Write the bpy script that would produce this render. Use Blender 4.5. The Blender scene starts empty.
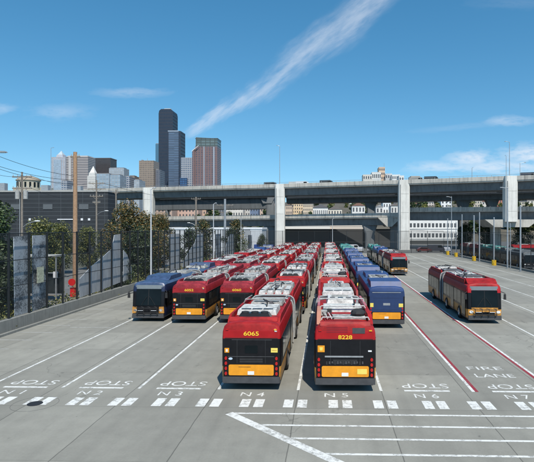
import bpy, bmesh, math, random
from mathutils import Vector, Matrix
random.seed(7)
S = bpy.context.scene
COL = S.collection
R = math.radians
# ------------------------------------------------------------------ camera model (pixels of the 534x462 photograph)
FPX, HC, CX0, CY0, YAW = 500.0, 7.05, 313.0, 228.0, math.atan(0.03)
def ray(px, py):
    u, v = (px-CX0)/FPX, (CY0-py)/FPX
    return Vector((-math.sin(YAW)+u*math.cos(YAW), math.cos(YAW)+u*math.sin(YAW), v))
def G(px, py, z=0.0):                       # point of the picture at height z
    d = ray(px, py); t = (z-HC)/d.z
    return Vector((d.x*t, d.y*t, z))
def W(px, py, Y):                           # point of the picture at distance Y
    d = ray(px, py); t = Y/d.y
    return Vector((d.x*t, Y, HC+d.z*t))
def XA(px, Y): return W(px, CY0, Y).x
# ------------------------------------------------------------------ materials
MATS = {}
def mat(name, col, rough=.6, metal=0., var=.12, scale=3., bump=0., spec=.5):
    if name in MATS: return MATS[name]
    m = bpy.data.materials.new(name); m.use_nodes = True
    nt = m.node_tree; b = nt.nodes['Principled BSDF']
    b.inputs['Roughness'].default_value = rough; b.inputs['Metallic'].default_value = metal
    b.inputs['Specular IOR Level'].default_value = spec
    tc = nt.nodes.new('ShaderNodeTexCoord')
    n = nt.nodes.new('ShaderNodeTexNoise'); n.inputs['Scale'].default_value = scale; n.inputs['Detail'].default_value = 6
    n.inputs['Roughness'].default_value = .65
    nt.links.new(tc.outputs['Object'], n.inputs['Vector'])
    mr = nt.nodes.new('ShaderNodeMapRange'); mr.inputs[1].default_value = .3; mr.inputs[2].default_value = .7
    mr.inputs[3].default_value = 1-var; mr.inputs[4].default_value = 1+var*.6
    nt.links.new(n.outputs['Fac'], mr.inputs[0])
    mx = nt.nodes.new('ShaderNodeVectorMath'); mx.operation = 'SCALE'; mx.inputs[0].default_value = col[:3]
    nt.links.new(mr.outputs[0], mx.inputs['Scale']); nt.links.new(mx.outputs[0], b.inputs['Base Color'])
    if bump:
        bp = nt.nodes.new('ShaderNodeBump'); bp.inputs['Strength'].default_value = bump; bp.inputs['Distance'].default_value = .05
        nt.links.new(n.outputs['Fac'], bp.inputs['Height']); nt.links.new(bp.outputs[0], b.inputs['Normal'])
    MATS[name] = m; return m
class NT:
    def __init__(s, nt): s.nt = nt
    def n(s, t, **k):
        o = s.nt.nodes.new(t)
        for a, v in k.items(): setattr(o, a, v)
        return o
    def put(s, sock, v):
        if hasattr(v, 'is_linked') or isinstance(v, bpy.types.NodeSocket): s.nt.links.new(v, sock)
        else: sock.default_value = v
    def m(s, op, a, b=0., c=0., clamp=False):
        o = s.n('ShaderNodeMath', operation=op, use_clamp=clamp)
        s.put(o.inputs[0], a); s.put(o.inputs[1], b); s.put(o.inputs[2], c); return o.outputs[0]
    def rng(s, v, a, b, c=0., d=1., smooth=True):
        o = s.n('ShaderNodeMapRange', interpolation_type='SMOOTHSTEP' if smooth else 'LINEAR')
        s.put(o.inputs[0], v); o.inputs[1].default_value = a; o.inputs[2].default_value = b
        o.inputs[3].default_value = c; o.inputs[4].default_value = d; return o.outputs[0]
    def noise(s, vec, scale, detail=5., rough=.6):
        o = s.n('ShaderNodeTexNoise'); s.put(o.inputs['Vector'], vec)
        o.inputs['Scale'].default_value = scale; o.inputs['Detail'].default_value = detail; o.inputs['Roughness'].default_value = rough
        return o.outputs['Fac']
    def vec(s, x, y, z=0.):
        o = s.n('ShaderNodeCombineXYZ'); s.put(o.inputs[0], x); s.put(o.inputs[1], y); s.put(o.inputs[2], z); return o.outputs[0]
    def mix(s, f, a, b):
        o = s.n('ShaderNodeMix', data_type='RGBA'); s.put(o.inputs['Factor'], f)
        for k, v in ((6, a), (7, b)):
            if isinstance(v, bpy.types.NodeSocket): s.nt.links.new(v, o.inputs[k])
            else: o.inputs[k].default_value = (*v[:3], 1)
        return o.outputs[2]
def newmat(name, rough=.7):
    m = bpy.data.materials.new(name); m.use_nodes = True; MATS[name] = m
    t = NT(m.node_tree); b = m.node_tree.nodes['Principled BSDF']; b.inputs['Roughness'].default_value = rough
    return m, t, b
def yard_concrete():
    m, t, b = newmat('yard_concrete', .85)
    g = t.n('ShaderNodeNewGeometry'); sp = t.n('ShaderNodeSeparateXYZ'); t.nt.links.new(g.outputs['Position'], sp.inputs[0])
    x, y = sp.outputs[0], sp.outputs[1]
    big = t.noise(t.vec(x, y), .12, 4); mid = t.noise(t.vec(x, y), .9, 7, .7); fine = t.noise(t.vec(x, y), 14, 4, .7)
    streak = t.noise(t.vec(t.m('MULTIPLY', x, 2.2), t.m('MULTIPLY', y, .12)), 1.0, 5, .65)
    v = t.m('ADD', t.m('MULTIPLY', t.rng(big, .3, .7, smooth=False), .055), t.m('MULTIPLY', t.rng(mid, .25, .75, smooth=False), .06))
    v = t.m('ADD', v, t.m('MULTIPLY', t.rng(fine, .2, .8, smooth=False), .035)); v = t.m('ADD', v, t.m('MULTIPLY', streak, .05))
    v = t.m('ADD', v, .132)
    # slabs: every slab a slightly different tone, dark joints between them
    xi = t.m('DIVIDE', t.m('SUBTRACT', x, 2.3), 3.58); yi = t.m('DIVIDE', t.m('SUBTRACT', y, 1.1), 4.6)
    wn = t.n('ShaderNodeTexWhiteNoise', noise_dimensions='2D'); t.nt.links.new(t.vec(t.m('FLOOR', xi), t.m('FLOOR', yi)), wn.inputs['Vector'])
    v = t.m('MULTIPLY', v, t.rng(wn.outputs['Value'], 0, 1, .87, 1.08, False))
    wob = t.m('MULTIPLY', t.m('SUBTRACT', t.noise(t.vec(x, y), .7, 3), .5), .018)
    def joint(q, w, period):
        f = t.m('ABSOLUTE', t.m('SUBTRACT', t.m('FRACT', t.m('ADD', t.m('ADD', q, .5), wob)), .5))
        return t.rng(t.m('MULTIPLY', f, period), w*.5, w*1.5, 1, 0)
    j = t.m('MAXIMUM', joint(xi, .018, 3.58), t.m('MULTIPLY', joint(yi, .014, 4.6), .55))
    v = t.m('MULTIPLY', v, t.m('SUBTRACT', 1, t.m('MULTIPLY', j, .5)))
    # cracks
    vo = t.n('ShaderNodeTexVoronoi', feature='DISTANCE_TO_EDGE'); vo.inputs['Scale'].default_value = .16
    nn = t.n('ShaderNodeTexNoise'); nn.inputs['Scale'].default_value = .8; nn.inputs['Detail'].default_value = 5
    t.nt.links.new(t.vec(x, y), nn.inputs['Vector'])
    va = t.n('ShaderNodeVectorMath', operation='MULTIPLY_ADD'); t.nt.links.new(nn.outputs['Color'], va.inputs[0]); va.inputs[1].default_value = (1.6, 1.6, 0)
    t.nt.links.new(t.vec(x, y), va.inputs[2]); t.nt.links.new(va.outputs[0], vo.inputs['Vector'])
    crk = t.m('MULTIPLY', t.rng(vo.outputs['Distance'], .0008, .0035, 1, 0), t.rng(t.noise(t.vec(x, y), .1, 2), .5, .6))
    v = t.m('MULTIPLY', v, t.m('SUBTRACT', 1, t.m('MULTIPLY', crk, .3)))
    # oil and tyre wear down each lane
    lane = t.m('ABSOLUTE', t.m('SUBTRACT', t.m('FRACT', xi), .5))
    centre = t.rng(lane, 0, .18, 1, 0); tyre = t.rng(t.m('ABSOLUTE', t.m('SUBTRACT', lane, .28)), 0, .1, 1, 0)
    oil = t.m('MULTIPLY', centre, t.rng(t.noise(t.vec(t.m('MULTIPLY', x, 1.3), t.m('MULTIPLY', y, .45)), .9, 6, .7), .56, .72))
    v = t.m('MULTIPLY', v, t.m('SUBTRACT', 1, t.m('MULTIPLY', oil, .45)))
    v = t.m('MULTIPLY', v, t.m('SUBTRACT', 1, t.m('MULTIPLY', t.m('MULTIPLY', tyre, t.rng(streak, .35, .7)), .13)))
    spots = t.rng(t.noise(t.vec(x, y), 2.2, 3, .5), .70, .75)
    v = t.m('MULTIPLY', v, t.m('SUBTRACT', 1, t.m('MULTIPLY', spots, .35)))
    # worn, darker driving aisle across the foot of the lanes
    band = t.rng(t.m('ABSOLUTE', t.m('SUBTRACT', y, 20.2)), .3, 1.6, 1, 0)
    v = t.m('MULTIPLY', v, t.m('SUBTRACT', 1, t.m('MULTIPLY', t.m('MULTIPLY', band, t.rng(mid, .3, .65)), .16)))
    c = t.n('ShaderNodeCombineColor'); t.put(c.inputs[0], t.m('MULTIPLY', v, 1.03)); t.put(c.inputs[1], v); t.put(c.inputs[2], t.m('MULTIPLY', v, .86))
    t.nt.links.new(c.outputs[0], b.inputs['Base Color'])
    bp = t.n('ShaderNodeBump'); bp.inputs['Strength'].default_value = .25; bp.inputs['Distance'].default_value = .02
    t.nt.links.new(fine, bp.inputs['Height']); t.nt.links.new(bp.outputs[0], b.inputs['Normal'])
    return m
def paint(name, col, wear=.35):
    m, t, b = newmat(name, .7)
    g = t.n('ShaderNodeNewGeometry'); n1 = t.noise(g.outputs['Position'], 5, 8, .75); n2 = t.noise(g.outputs['Position'], .8, 4)
    f = t.m('MULTIPLY', t.rng(t.m('ADD', n1, t.m('MULTIPLY', n2, .4)), .66, .86), wear)
    t.nt.links.new(t.mix(f, col, (.2, .2, .18)), b.inputs['Base Color']); return m
def concrete(name, col, streaks=.3, sc=.25):
    m, t, b = newmat(name, .85)
    g = t.n('ShaderNodeNewGeometry'); sp = t.n('ShaderNodeSeparateXYZ'); t.nt.links.new(g.outputs['Position'], sp.inputs[0])
    x, y, z = sp.outputs
    st = t.noise(t.vec(t.m('MULTIPLY', x, 1.6), t.m('MULTIPLY', y, 1.6), t.m('MULTIPLY', z, .12)), sc*3, 6, .7)
    bl = t.noise(g.outputs['Position'], sc, 6, .7)
    f = t.m('MULTIPLY', t.rng(st, .42, .75), streaks); f = t.m('ADD', f, t.m('MULTIPLY', t.rng(bl, .35, .75), streaks*.6), clamp=True)
    t.nt.links.new(t.mix(f, col, tuple(c*.45 for c in col)), b.inputs['Base Color']); return m
def facade(name, wall, glass, fh, bay, zf=.5, xf=.6, vert=True, grough=.15, gv=.35):
    """tower wall: a grid of glazed bays between floor bands and piers"""
    m, t, b = newmat(name, .5)
    tc = t.n('ShaderNodeTexCoord'); sp = t.n('ShaderNodeSeparateXYZ'); t.nt.links.new(tc.outputs['Object'], sp.inputs[0])
    x, y, z = sp.outputs; h = t.m('ADD', x, y)
    fz = t.m('FRACT', t.m('DIVIDE', z, fh)); a = t.m('LESS_THAN', fz, zf)
    fx = t.m('FRACT', t.m('DIVIDE', h, bay)); c = t.m('LESS_THAN', fx, xf)
    w = t.m('MULTIPLY', a, c)
    wn = t.n('ShaderNodeTexWhiteNoise', noise_dimensions='2D'); t.nt.links.new(t.vec(t.m('FLOOR', t.m('DIVIDE', h, bay)), t.m('FLOOR', t.m('DIVIDE', z, fh))), wn.inputs['Vector'])
    gcol = t.mix(t.m('MULTIPLY', wn.outputs['Value'], gv), glass, tuple(min(1, c_*2.2+.03) for c_ in glass))
    wcol = t.mix(t.m('MULTIPLY', t.noise(tc.outputs['Object'], .06, 4), .5), wall, tuple(c_*.7 for c_ in wall))
    t.nt.links.new(t.mix(w, wcol, gcol), b.inputs['Base Color'])
    t.put(b.inputs['Roughness'], t.rng(w, 0, 1, .7, grough, False)); return m
RED = mat('bus_red', (.35, .010, .013), .38, var=.22, scale=1.5, spec=.3)
REDR = mat('bus_roof_red', (.31, .014, .014), .55, var=.45, scale=2, spec=.25)
MARO = mat('bus_maroon', (.20, .012, .022), .35, var=.15)
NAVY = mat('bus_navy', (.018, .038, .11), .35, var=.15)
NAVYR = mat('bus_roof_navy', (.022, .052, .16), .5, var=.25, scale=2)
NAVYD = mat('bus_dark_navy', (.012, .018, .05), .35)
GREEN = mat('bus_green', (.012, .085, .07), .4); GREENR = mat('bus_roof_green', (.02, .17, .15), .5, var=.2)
ORANGE = mat('bus_orange', (.74, .29, .012), .42, var=.2, scale=2)
AMBER = mat('bus_amber', (.50, .235, .045), .45, var=.55, scale=3)
BLACK = mat('bus_black', (.010, .010, .012), .3, var=.3, spec=.22)
DARK = mat('dark_rubber', (.02, .02, .021), .8); BUMP = mat('bumper_grey', (.055, .055, .058), .6, var=.3)
GLASS = mat('dark_glass', (.008, .012, .014), .05, var=.3, scale=.7, spec=.1)
GLASSL = mat('side_glass', (.022, .027, .03), .08, var=.6, scale=.9, spec=.4)
WHITE = mat('roof_white', (.54, .54, .51), .6, var=.6, scale=4); WHITED = mat('roof_offwhite', (.33, .33, .31), .7, var=.6, scale=5)
GREY = mat('light_grey_fabric', (.34, .34, .33), .8, var=.25, scale=5); BELL = mat('bellows_grey', (.09, .09, .095), .8, var=.3)
METAL = mat('galvanised', (.36, .37, .38), .45, .4, .2); CHROME = mat('rim_metal', (.45, .45, .46), .35, .7)
LRED = mat('tail_red', (.42, .01, .01), .25); LAMB = mat('lamp_amber', (.75, .35, .02), .3); LYEL = mat('sticker_yellow', (.75, .60, .12), .5)
LCLR = mat('lamp_clear', (.7, .7, .68), .12); NUMY = mat('number_yellow', (.80, .52, .03), .5, var=.05)
PLATE = mat('plate_white', (.7, .7, .72), .5); BROWNP = mat('tan_fairing', (.45, .20, .13), .6)
YELL = mat('safety_yellow', (.70, .42, .02), .6, var=.25); FENCEM = mat('fence_black', (.012, .014, .015), .5)
WOOD = mat('pole_wood', (.36, .22, .13), .9, var=.25, scale=6, bump=.3); WOODG = mat('pole_grey_wood', (.22, .19, .16), .9, var=.3, scale=6)
BARK = mat('bark', (.09, .065, .045), .9, var=.4, scale=8, bump=.5)
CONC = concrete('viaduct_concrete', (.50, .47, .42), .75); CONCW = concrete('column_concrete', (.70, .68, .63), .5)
CONCD = concrete('shaded_concrete', (.17, .18, .185), .6); KERB = concrete('wall_concrete', (.22, .22, .20), .5, 1.)  # CONCD: darker viaduct concrete, shade of girders and rear piers put into its colour
PAINT_W = paint('white_marking', (.64, .64, .61), .8); PAINT_R = paint('red_marking', (.25, .02, .03), .3)
PAINT_F = paint('faded_marking', (.42, .42, .40), .9)
YARD = yard_concrete()
# ------------------------------------------------------------------ mesh builder
class MB:
    def __init__(s): s.v = []; s.f = []; s.mi = []; s.mats = []
    def k(s, m):
        if m not in s.mats: s.mats.append(m)
        return s.mats.index(m)
    def add(s, vs, fs, m):
        o = len(s.v); s.v += [tuple(v) for v in vs]; i = s.k(m)
        for f in fs: s.f.append([o+q for q in f]); s.mi.append(i)
    def box(s, x0, y0, z0, x1, y1, z1, m, tx=0, ty=0, top=None):
        vs = [(x0,y0,z0),(x1,y0,z0),(x1,y1,z0),(x0,y1,z0),(x0+tx,y0+ty,z1),(x1-tx,y0+ty,z1),(x1-tx,y1-ty,z1),(x0+tx,y1-ty,z1)]
        s.add(vs, [(3,2,1,0),(0,1,5,4),(1,2,6,5),(2,3,7,6),(3,0,4,7)], m); s.add(vs, [(4,5,6,7)], top or m); return s
    def prism(s, pts, axis, a, b, m):           # pts: 2D outline, extruded along axis from a to b
        def P(p, t): return {'x': (t, p[0], p[1]), 'y': (p[0], t, p[1]), 'z': (p[0], p[1], t)}[axis]
        n = len(pts); vs = [P(p, a) for p in pts]+[P(p, b) for p in pts]
        s.add(vs, [tuple(range(n))[::-1], tuple(range(n, 2*n))]+[(i, (i+1) % n, n+(i+1) % n, n+i) for i in range(n)], m); return s
    def tube(s, a, b, r0, r1, m, n=8):
        a, b = Vector(a), Vector(b); d = (b-a).normalized()
        u = d.cross(Vector((0, 0, 1)) if abs(d.z) < .9 else Vector((1, 0, 0))).normalized(); w = d.cross(u)
        vs = [a+(u*math.cos(6.28319*i/n)+w*math.sin(6.28319*i/n))*r0 for i in range(n)]+[b+(u*math.cos(6.28319*i/n)+w*math.sin(6.28319*i/n))*r1 for i in range(n)]
        s.add(vs, [tuple(range(n)), tuple(range(n, 2*n))[::-1]]+[(i, n+i, n+(i+1) % n, (i+1) % n) for i in range(n)], m); return s
    def path(s, pts, r, m, n=6):
        for a, b in zip(pts, pts[1:]): s.tube(a, b, r, r, m, n)
        return s
    def blob(s, c, r, m, n=10, k=6):
        vs = []; c = Vector(c)
        for j in range(k+1):
            th = math.pi*j/k
            for i in range(n): vs.append((c.x+r[0]*math.sin(th)*math.cos(6.28319*i/n), c.y+r[1]*math.sin(th)*math.sin(6.28319*i/n), c.z+r[2]*math.cos(th)))
        s.add(vs, [(j*n+i, (j+1)*n+i, (j+1)*n+(i+1) % n, j*n+(i+1) % n) for j in range(k) for i in range(n)], m); return s
    def mesh(s, name, fix=True):
        me = bpy.data.meshes.new(name); me.from_pydata(s.v, [], s.f)
        for m in s.mats: me.materials.append(m)
        me.polygons.foreach_set('material_index', s.mi)
        if fix:
            bm = bmesh.new(); bm.from_mesh(me); bmesh.ops.recalc_face_normals(bm, faces=bm.faces); bm.to_mesh(me); bm.free()
            me.polygons.foreach_set('use_smooth', [True]*len(me.polygons)); me.set_sharp_from_angle(angle=.55)
        me.update(); return me
    def build(s, name, parent=None, loc=(0, 0, 0), rz=0, fix=True):
        o = bpy.data.objects.new(name, s.mesh(name, fix)); COL.objects.link(o); o.location = loc; o.rotation_euler.z = rz
        if parent: o.parent = parent
        return o
def place(name, me, parent, loc, rz=0):
    o = bpy.data.objects.new(name, me); COL.objects.link(o); o.location = loc; o.rotation_euler.z = rz; o.parent = parent; return o
def tag(o, label=None, cat=None, group=None, kind=None):
    if label: o['label'] = label
    if cat: o['category'] = cat
    if group: o['group'] = group
    if kind: o['kind'] = kind
    return o
def empty(name, loc=(0, 0, 0), rz=0):
    o = bpy.data.objects.new(name, None); COL.objects.link(o); o.location = loc; o.rotation_euler.z = rz; o.empty_display_size = .3; return o
def copy_tree(o, parent=None):
    c = o.copy(); COL.objects.link(c); c.parent = parent
    for ch in KIDS(o): copy_tree(ch, c)
    return c
_k = {}
def KIDS(o):
    if o.name not in _k: _k[o.name] = [q for q in bpy.data.objects if q.parent == o]
    return _k[o.name]
def text_mesh(txt, h, w=None, depth=0., m=None, name='lettering', bold=0.):
    cu = bpy.data.curves.new('t', 'FONT'); cu.body = txt; cu.align_x = 'CENTER'; cu.align_y = 'CENTER'; cu.size = 1; cu.extrude = depth; cu.offset = bold
    o = bpy.data.objects.new('t', cu); COL.objects.link(o); bpy.context.view_layer.update()
    me = bpy.data.meshes.new_from_object(o.evaluated_get(bpy.context.evaluated_depsgraph_get()))
    bpy.data.objects.remove(o); bpy.data.curves.remove(cu); me.name = name
    xs = [v.co.x for v in me.vertices]; ys = [v.co.y for v in me.vertices]
    sy = h/(max(ys)-min(ys)); sx = (w/(max(xs)-min(xs))) if w else sy
    cx, cy = (max(xs)+min(xs))/2, (max(ys)+min(ys))/2
    for v in me.vertices: v.co.x = (v.co.x-cx)*sx; v.co.y = (v.co.y-cy)*sy
    me.materials.clear(); me.materials.append(m); return me
# ------------------------------------------------------------------ ground
def sheet(name, x0, y0, x1, y1, z, m):
    b = MB(); b.add([(x0,y0,z),(x1,y0,z),(x1,y1,z),(x0,y1,z)], [(0,1,2,3)], m); return tag(b.build(name), kind='structure')
ASPH = mat('asphalt', (.12, .12, .115), .9, var=.3, scale=.6); EARTH = mat('earth', (.10, .10, .07), .95, var=.4, scale=.05)
ROADM = mat('street_asphalt', (.17, .17, .165), .9, var=.25, scale=.4)
sheet('ground', -6000, -200, 6000, 9000, -.06, EARTH)
sheet('yard_floor', -21.9, 2, 32.2, 141, 0, YARD)
sheet('street', -44, 2, -25.5, 330, -.03, ROADM)
sheet('service_road', -25.5, 141.5, 95, 260, -.03, ASPH)
sheet('neighbouring_yard', 32.7, 20, 95, 141, -.03, ASPH)
b = MB(); b.box(-25.4, 4, -.05, -22.4, 141, .1, mat('pavement', (.26, .25, .23), .9, var=.25, scale=.8)); tag(b.build('pavement'), kind='structure')
# hill behind the viaduct
def hz(x, y):
    t = max(0, (y-262)); z = 20*(1-math.exp(-t/150.))+t*.07
    z *= .35+.65/(1+math.exp(-(x+140)/60.)) if x < 0 else 1
    return z-.5 if t > 0 else -.5
b = MB(); nx, ny = 70, 40; vs = []
for j in range(ny):
    for i in range(nx):
        x = -700+i*25; y = 250+(j**1.6)*3.2
        vs.append((x, y, hz(x, y)+random.uniform(-.4, .4)*(j > 2)))
b.add(vs, [(j*nx+i, j*nx+i+1, (j+1)*nx+i+1, (j+1)*nx+i) for j in range(ny-1) for i in range(nx-1)], mat('hill_green', (.10, .088, .065), .95, var=.5, scale=.08))
tag(b.build('hill', fix=False), kind='structure')
# ------------------------------------------------------------------ markings (all structure)
YS = 21.7
mk = MB()
def strip(x0, y0, x1, y1, m=PAINT_W, b_=None, z=.004): (b_ or mk).add([(x0,y0,z),(x1,y0,z),(x1,y1,z),(x0,y1,z)], [(0,1,2,3)], m)
LX = [-15.1, -11.72, -8.3, -4.78, -1.3, 2.3]
def lane_line(x, y0, y1): 
    q = MB(); strip(x-.06, y0, x+.06, y1, b_=q); tag(q.build('lane_line'), kind='structure')
lane_line(-15.1, 18, 128)
for x in LX[1:]: lane_line(x, YS, 132)
for x in (13.45, 17.2, 20.95, 24.7, 28.4): lane_line(x, YS, 132)
for x, s in ((6.26, 1), (9.85, -1)):
    q = MB(); strip(x-.07, YS, x+.07, 132, b_=q); tag(q.build('lane_line'), kind='structure')
    q = MB(); strip(min(x+s*.075, x+s*.22), YS, max(x+s*.075, x+s*.22), 132, PAINT_R, q); tag(q.build('red_line'), kind='structure')
def quadpx(pts, name='painted_line', m=PAINT_W):
    q = MB(); vs = [G(*p) for p in pts]; q.add([(v.x, v.y, .004) for v in vs], [tuple(range(len(vs)))], m); return tag(q.build(name), kind='structure')
centres = [(-16.9, '1'), (-13.4, '1'), (-10.0, '2'), (-6.55, '3'), (-3.04, '4'), (.5, '5'), (4.28, '6'), (8.06, '7'), (11.6, '8'), (15.3, '9')]
stop_me = text_mesh('STOP', .62, 2.05, m=PAINT_W, name='stop_text')
for i, (x, n) in enumerate(centres):
    if i and n not in '45':
        o = bpy.data.objects.new('stop_marking', stop_me); COL.objects.link(o); o.location = (x+.03, 22.45, .004); o.rotation_euler.z = math.pi; tag(o, kind='structure')
        q = MB(); strip(x-.98, 21.68, x+.98, 21.86, b_=q); tag(q.build('stop_bar'), kind='structure')
    if i:
        me = text_mesh('N '+n, .5, 1.0, m=PAINT_W, name='lane_number'); o = bpy.data.objects.new('lane_number', me); COL.objects.link(o); o.location = (x-.15, 21.1, .004); tag(o, kind='structure')
xs = [-18.6, -16.9]+[v for p in zip(LX, [c[0] for c in centres[1:7]]) for v in p]+[6.1, 8.0, 9.85, 11.6, 13.45, 15.3]
for x in xs:
    for s in (-.46, .1):
        q = MB(); strip(x+s-.02, 19.6, x+s+.36, 20.5, b_=q); tag(q.build('crossing_bar'), kind='structure')
for w_, y in (('FIRE', 25.35), ('LANE', 24.1)):
    me = text_mesh(w_, .56, 1.75 if w_ == 'FIRE' else 1.85, m=PAINT_W, name='fire_lane_text'); o = bpy.data.objects.new('fire_lane_text', me); COL.objects.link(o)
    o.location = (7.85+(w_ == 'LANE')*.1, y, .004); tag(o, kind='structure')
# hatched area
a0, a1 = G(229, 413.2), G(341, 464)
dv = (a1-a0).normalized(); nv = Vector((dv.y, -dv.x, 0)); e = a0+dv*13
q = MB(); q.add([(p.x, p.y, .004) for p in (a0-nv*.17, e-nv*.17, e+nv*.17, a0+nv*.17)], [(0,1,2,3)], PAINT_W); tag(q.build('painted_line'), kind='structure')
for y in (18.93, 17.83, 16.73, 15.6, 14.5, 13.4):
    t = (y-a0.y)/dv.y; x = a0.x+dv.x*t
    # start just past the diagonal stripe, cut along it
    off = .18/abs(dv.y); k = dv.x/dv.y
    q = MB(); q.add([(x+off+.0-k*.065, y-.065, .004), (30, y-.065, .004), (30, y+.065, .004), (x+off+k*.065, y+.065, .004)], [(0,1,2,3)], PAINT_W); tag(q.build('painted_line'), kind='structure')
for y in (28.6, 30.9, 33.2, 35.6, 38., 40.4, 42.8, 45.2):
    q = MB(); strip(-21.2, y-.05, -18.6, y+.05, PAINT_F, q); tag(q.build('stall_line'), kind='structure')
q = MB(); strip(-18.3, 34.9, -15.4, 35.0, PAINT_F, q); tag(q.build('stall_line'), kind='structure')
# manhole covers
for (px, py, lab) in ((35, 403.7, 'dark round manhole cover between two crossing bars at the lower left'), (228, 459, None)):
    if not lab: continue
    p = G(px, py); b = MB(); b.prism([(.29*math.cos(a*.2618), .29*math.sin(a*.2618)) for a in range(24)], 'z', 0.0, .012, mat('cast_iron', (.04, .04, .042), .6, .5, .3, 20))
    r_ = empty('manhole_cover', (p.x, p.y, 0)); tag(r_, lab, 'manhole cover'); b.build('cover', r_)
    b = MB(); n = 32
    for rr in (.86,):
        vs = [(rr*math.cos(6.28319*i/n), rr*math.sin(6.28319*i/n), .005) for i in range(n)]+[((rr+.012)*math.cos(6.28319*i/n), (rr+.012)*math.sin(6.28319*i/n), .005) for i in range(n)]
        b.add(vs, [(i, (i+1) % n, n+(i+1) % n, n+i) for i in range(n)], mat('sealant', (.11, .11, .11), .8))
    b.build('sealed_joint', r_)
# ------------------------------------------------------------------ BUS
ROWS = [(.30, 1.20), (.42, 1.275), (1.05, 1.295), (2.25, 1.29), (2.55, 1.27), (2.76, 1.21), (2.89, 1.05), (2.95, .62)]
def body(L0, L1, M, front, rear, skirt, name, parent):
    """one body shell from y=L0 (rear) to y=L1 (front)"""
    st = []
    if rear: st += [(L0, .945, .07, 0), (L0+.03, .97, .03, 0), (L0+.09, .99, .01, 0), (L0+.2, 1, 0, 0)]
    else: st += [(L0, 1, 0, 0)]
    if front: st += [(L1-.9, 1, 0, 0), (L1-.45, .995, 0, .25), (L1-.2, .97, .015, .6), (L1-.06, .92, .05, .85), (L1, .84, .10, 1.)]
    else: st += [(L1, 1, 0, 0)]
    b = MB(); n = len(ROWS); vs = []
    def rake(z): return .30*max(0, (z-1.1)/1.85)**1.3
    for (y, sx, dz, rk) in st:
        for sgn in (-1, 1):
            for i, (z, w) in enumerate(ROWS):
                zz = z-(dz*(2 if i > 4 else 0)); vs.append((sgn*w*sx, y-rake(z)*rk, zz))
    N = 2*n
    def idx(s_, side, i): return s_*N+side*n+i
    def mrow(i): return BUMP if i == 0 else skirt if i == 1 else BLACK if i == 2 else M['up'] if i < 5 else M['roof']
    fs = {}
    for s_ in range(len(st)-1):
        for side in (0, 1):
            for i in range(n-1):
                f = (idx(s_, side, i), idx(s_+1, side, i), idx(s_+1, side, i+1), idx(s_, side, i+1))
                fs.setdefault(mrow(i).name, []).append(f)
        fs.setdefault(M['roof'].name, []).append((idx(s_, 0, n-1), idx(s_+1, 0, n-1), idx(s_+1, 1, n-1), idx(s_, 1, n-1)))
        fs.setdefault(DARK.name, []).append((idx(s_, 0, 0), idx(s_+1, 0, 0), idx(s_+1, 1, 0), idx(s_, 1, 0)))
    for s_ in (0, len(st)-1):
        for i in range(n-1):
            m = mrow(i)
            if s_ == 0 and i == 1: m = BLACK
            if s_ and front and i == 1: m = M['face']
            fs.setdefault(m.name, []).append((idx(s_, 0, i), idx(s_, 1, i), idx(s_, 1, i+1), idx(s_, 0, i+1)))
    o = len(b.v); b.v = vs
    for mn, l in fs.items():
        k = b.k(MATS[mn])
        for f in l: b.f.append(list(f)); b.mi.append(k)
    return b.build(name, parent)
def rounded_tyre():
    b = MB(); n = 24; prof = [(.30, .0), (.44, .0), (.48, .03), (.48, .22), (.44, .25)]
    for (r0, x0), (r1, x1) in zip(prof, prof[1:]):
        vs = [(x0, r0*math.cos(6.28319*i/n), r0*math.sin(6.28319*i/n)) for i in range(n)]+[(x1, r1*math.cos(6.28319*i/n), r1*math.sin(6.28319*i/n)) for i in range(n)]
        b.add(vs, [(i, (i+1) % n, n+(i+1) % n, n+i) for i in range(n)], DARK)
    return b.mesh('tyre')
def rim_mesh():
    b = MB(); n = 20
    vs = [(.02, .30*math.cos(6.28319*i/n), .30*math.sin(6.28319*i/n)) for i in range(n)]+[(.06, .2*math.cos(6.28319*i/n), .2*math.sin(6.28319*i/n)) for i in range(n)]+[(-.02, .1*math.cos(6.28319*i/n), .1*math.sin(6.28319*i/n)) for i in range(n)]
    b.add(vs, [(i, (i+1) % n, n+(i+1) % n, n+i) for i in range(n)]+[(n+i, n+(i+1) % n, 2*n+(i+1) % n, 2*n+i) for i in range(n)]+[tuple(range(2*n, 3*n))], CHROME)
    return b.mesh('rim')
TYRE, RIM = rounded_tyre(), rim_mesh()
ARCH = MB().prism([(.6*math.cos(math.pi*i/14), -.12+.66*math.sin(math.pi*i/14)) for i in range(15)], 'x', 0, .012, BLACK).mesh('wheel_arch')
def ROUND(x0, x1, z0, z1, r=.06):
    pts = []
    for cx, cz, a0 in ((x1-r, z1-r, 0), (x0+r, z1-r, 90), (x0+r, z0+r, 180), (x1-r, z0+r, 270)):
        for k in range(4): a = R(a0+30*k); pts.append((cx+r*math.cos(a), cz+r*math.sin(a)))
    return pts
WINS = {}
def win_mesh(w):
    if w not in WINS: WINS[w] = MB().prism(ROUND(-w/2, w/2, 1.22, 2.18, .07), 'x', 0, .008, GLASSL).mesh('window')
    return WINS[w]
DOORM = MB().box(0, -.6, .38, .01, .6, 2.25, BLACK).mesh('door')
DOORG = MB().box(0, -.53, .55, .006, -.04, 2.15, GLASSL).box(0, .04, .55, .006, .53, 2.15, GLASSL).mesh('door_glass')
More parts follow.
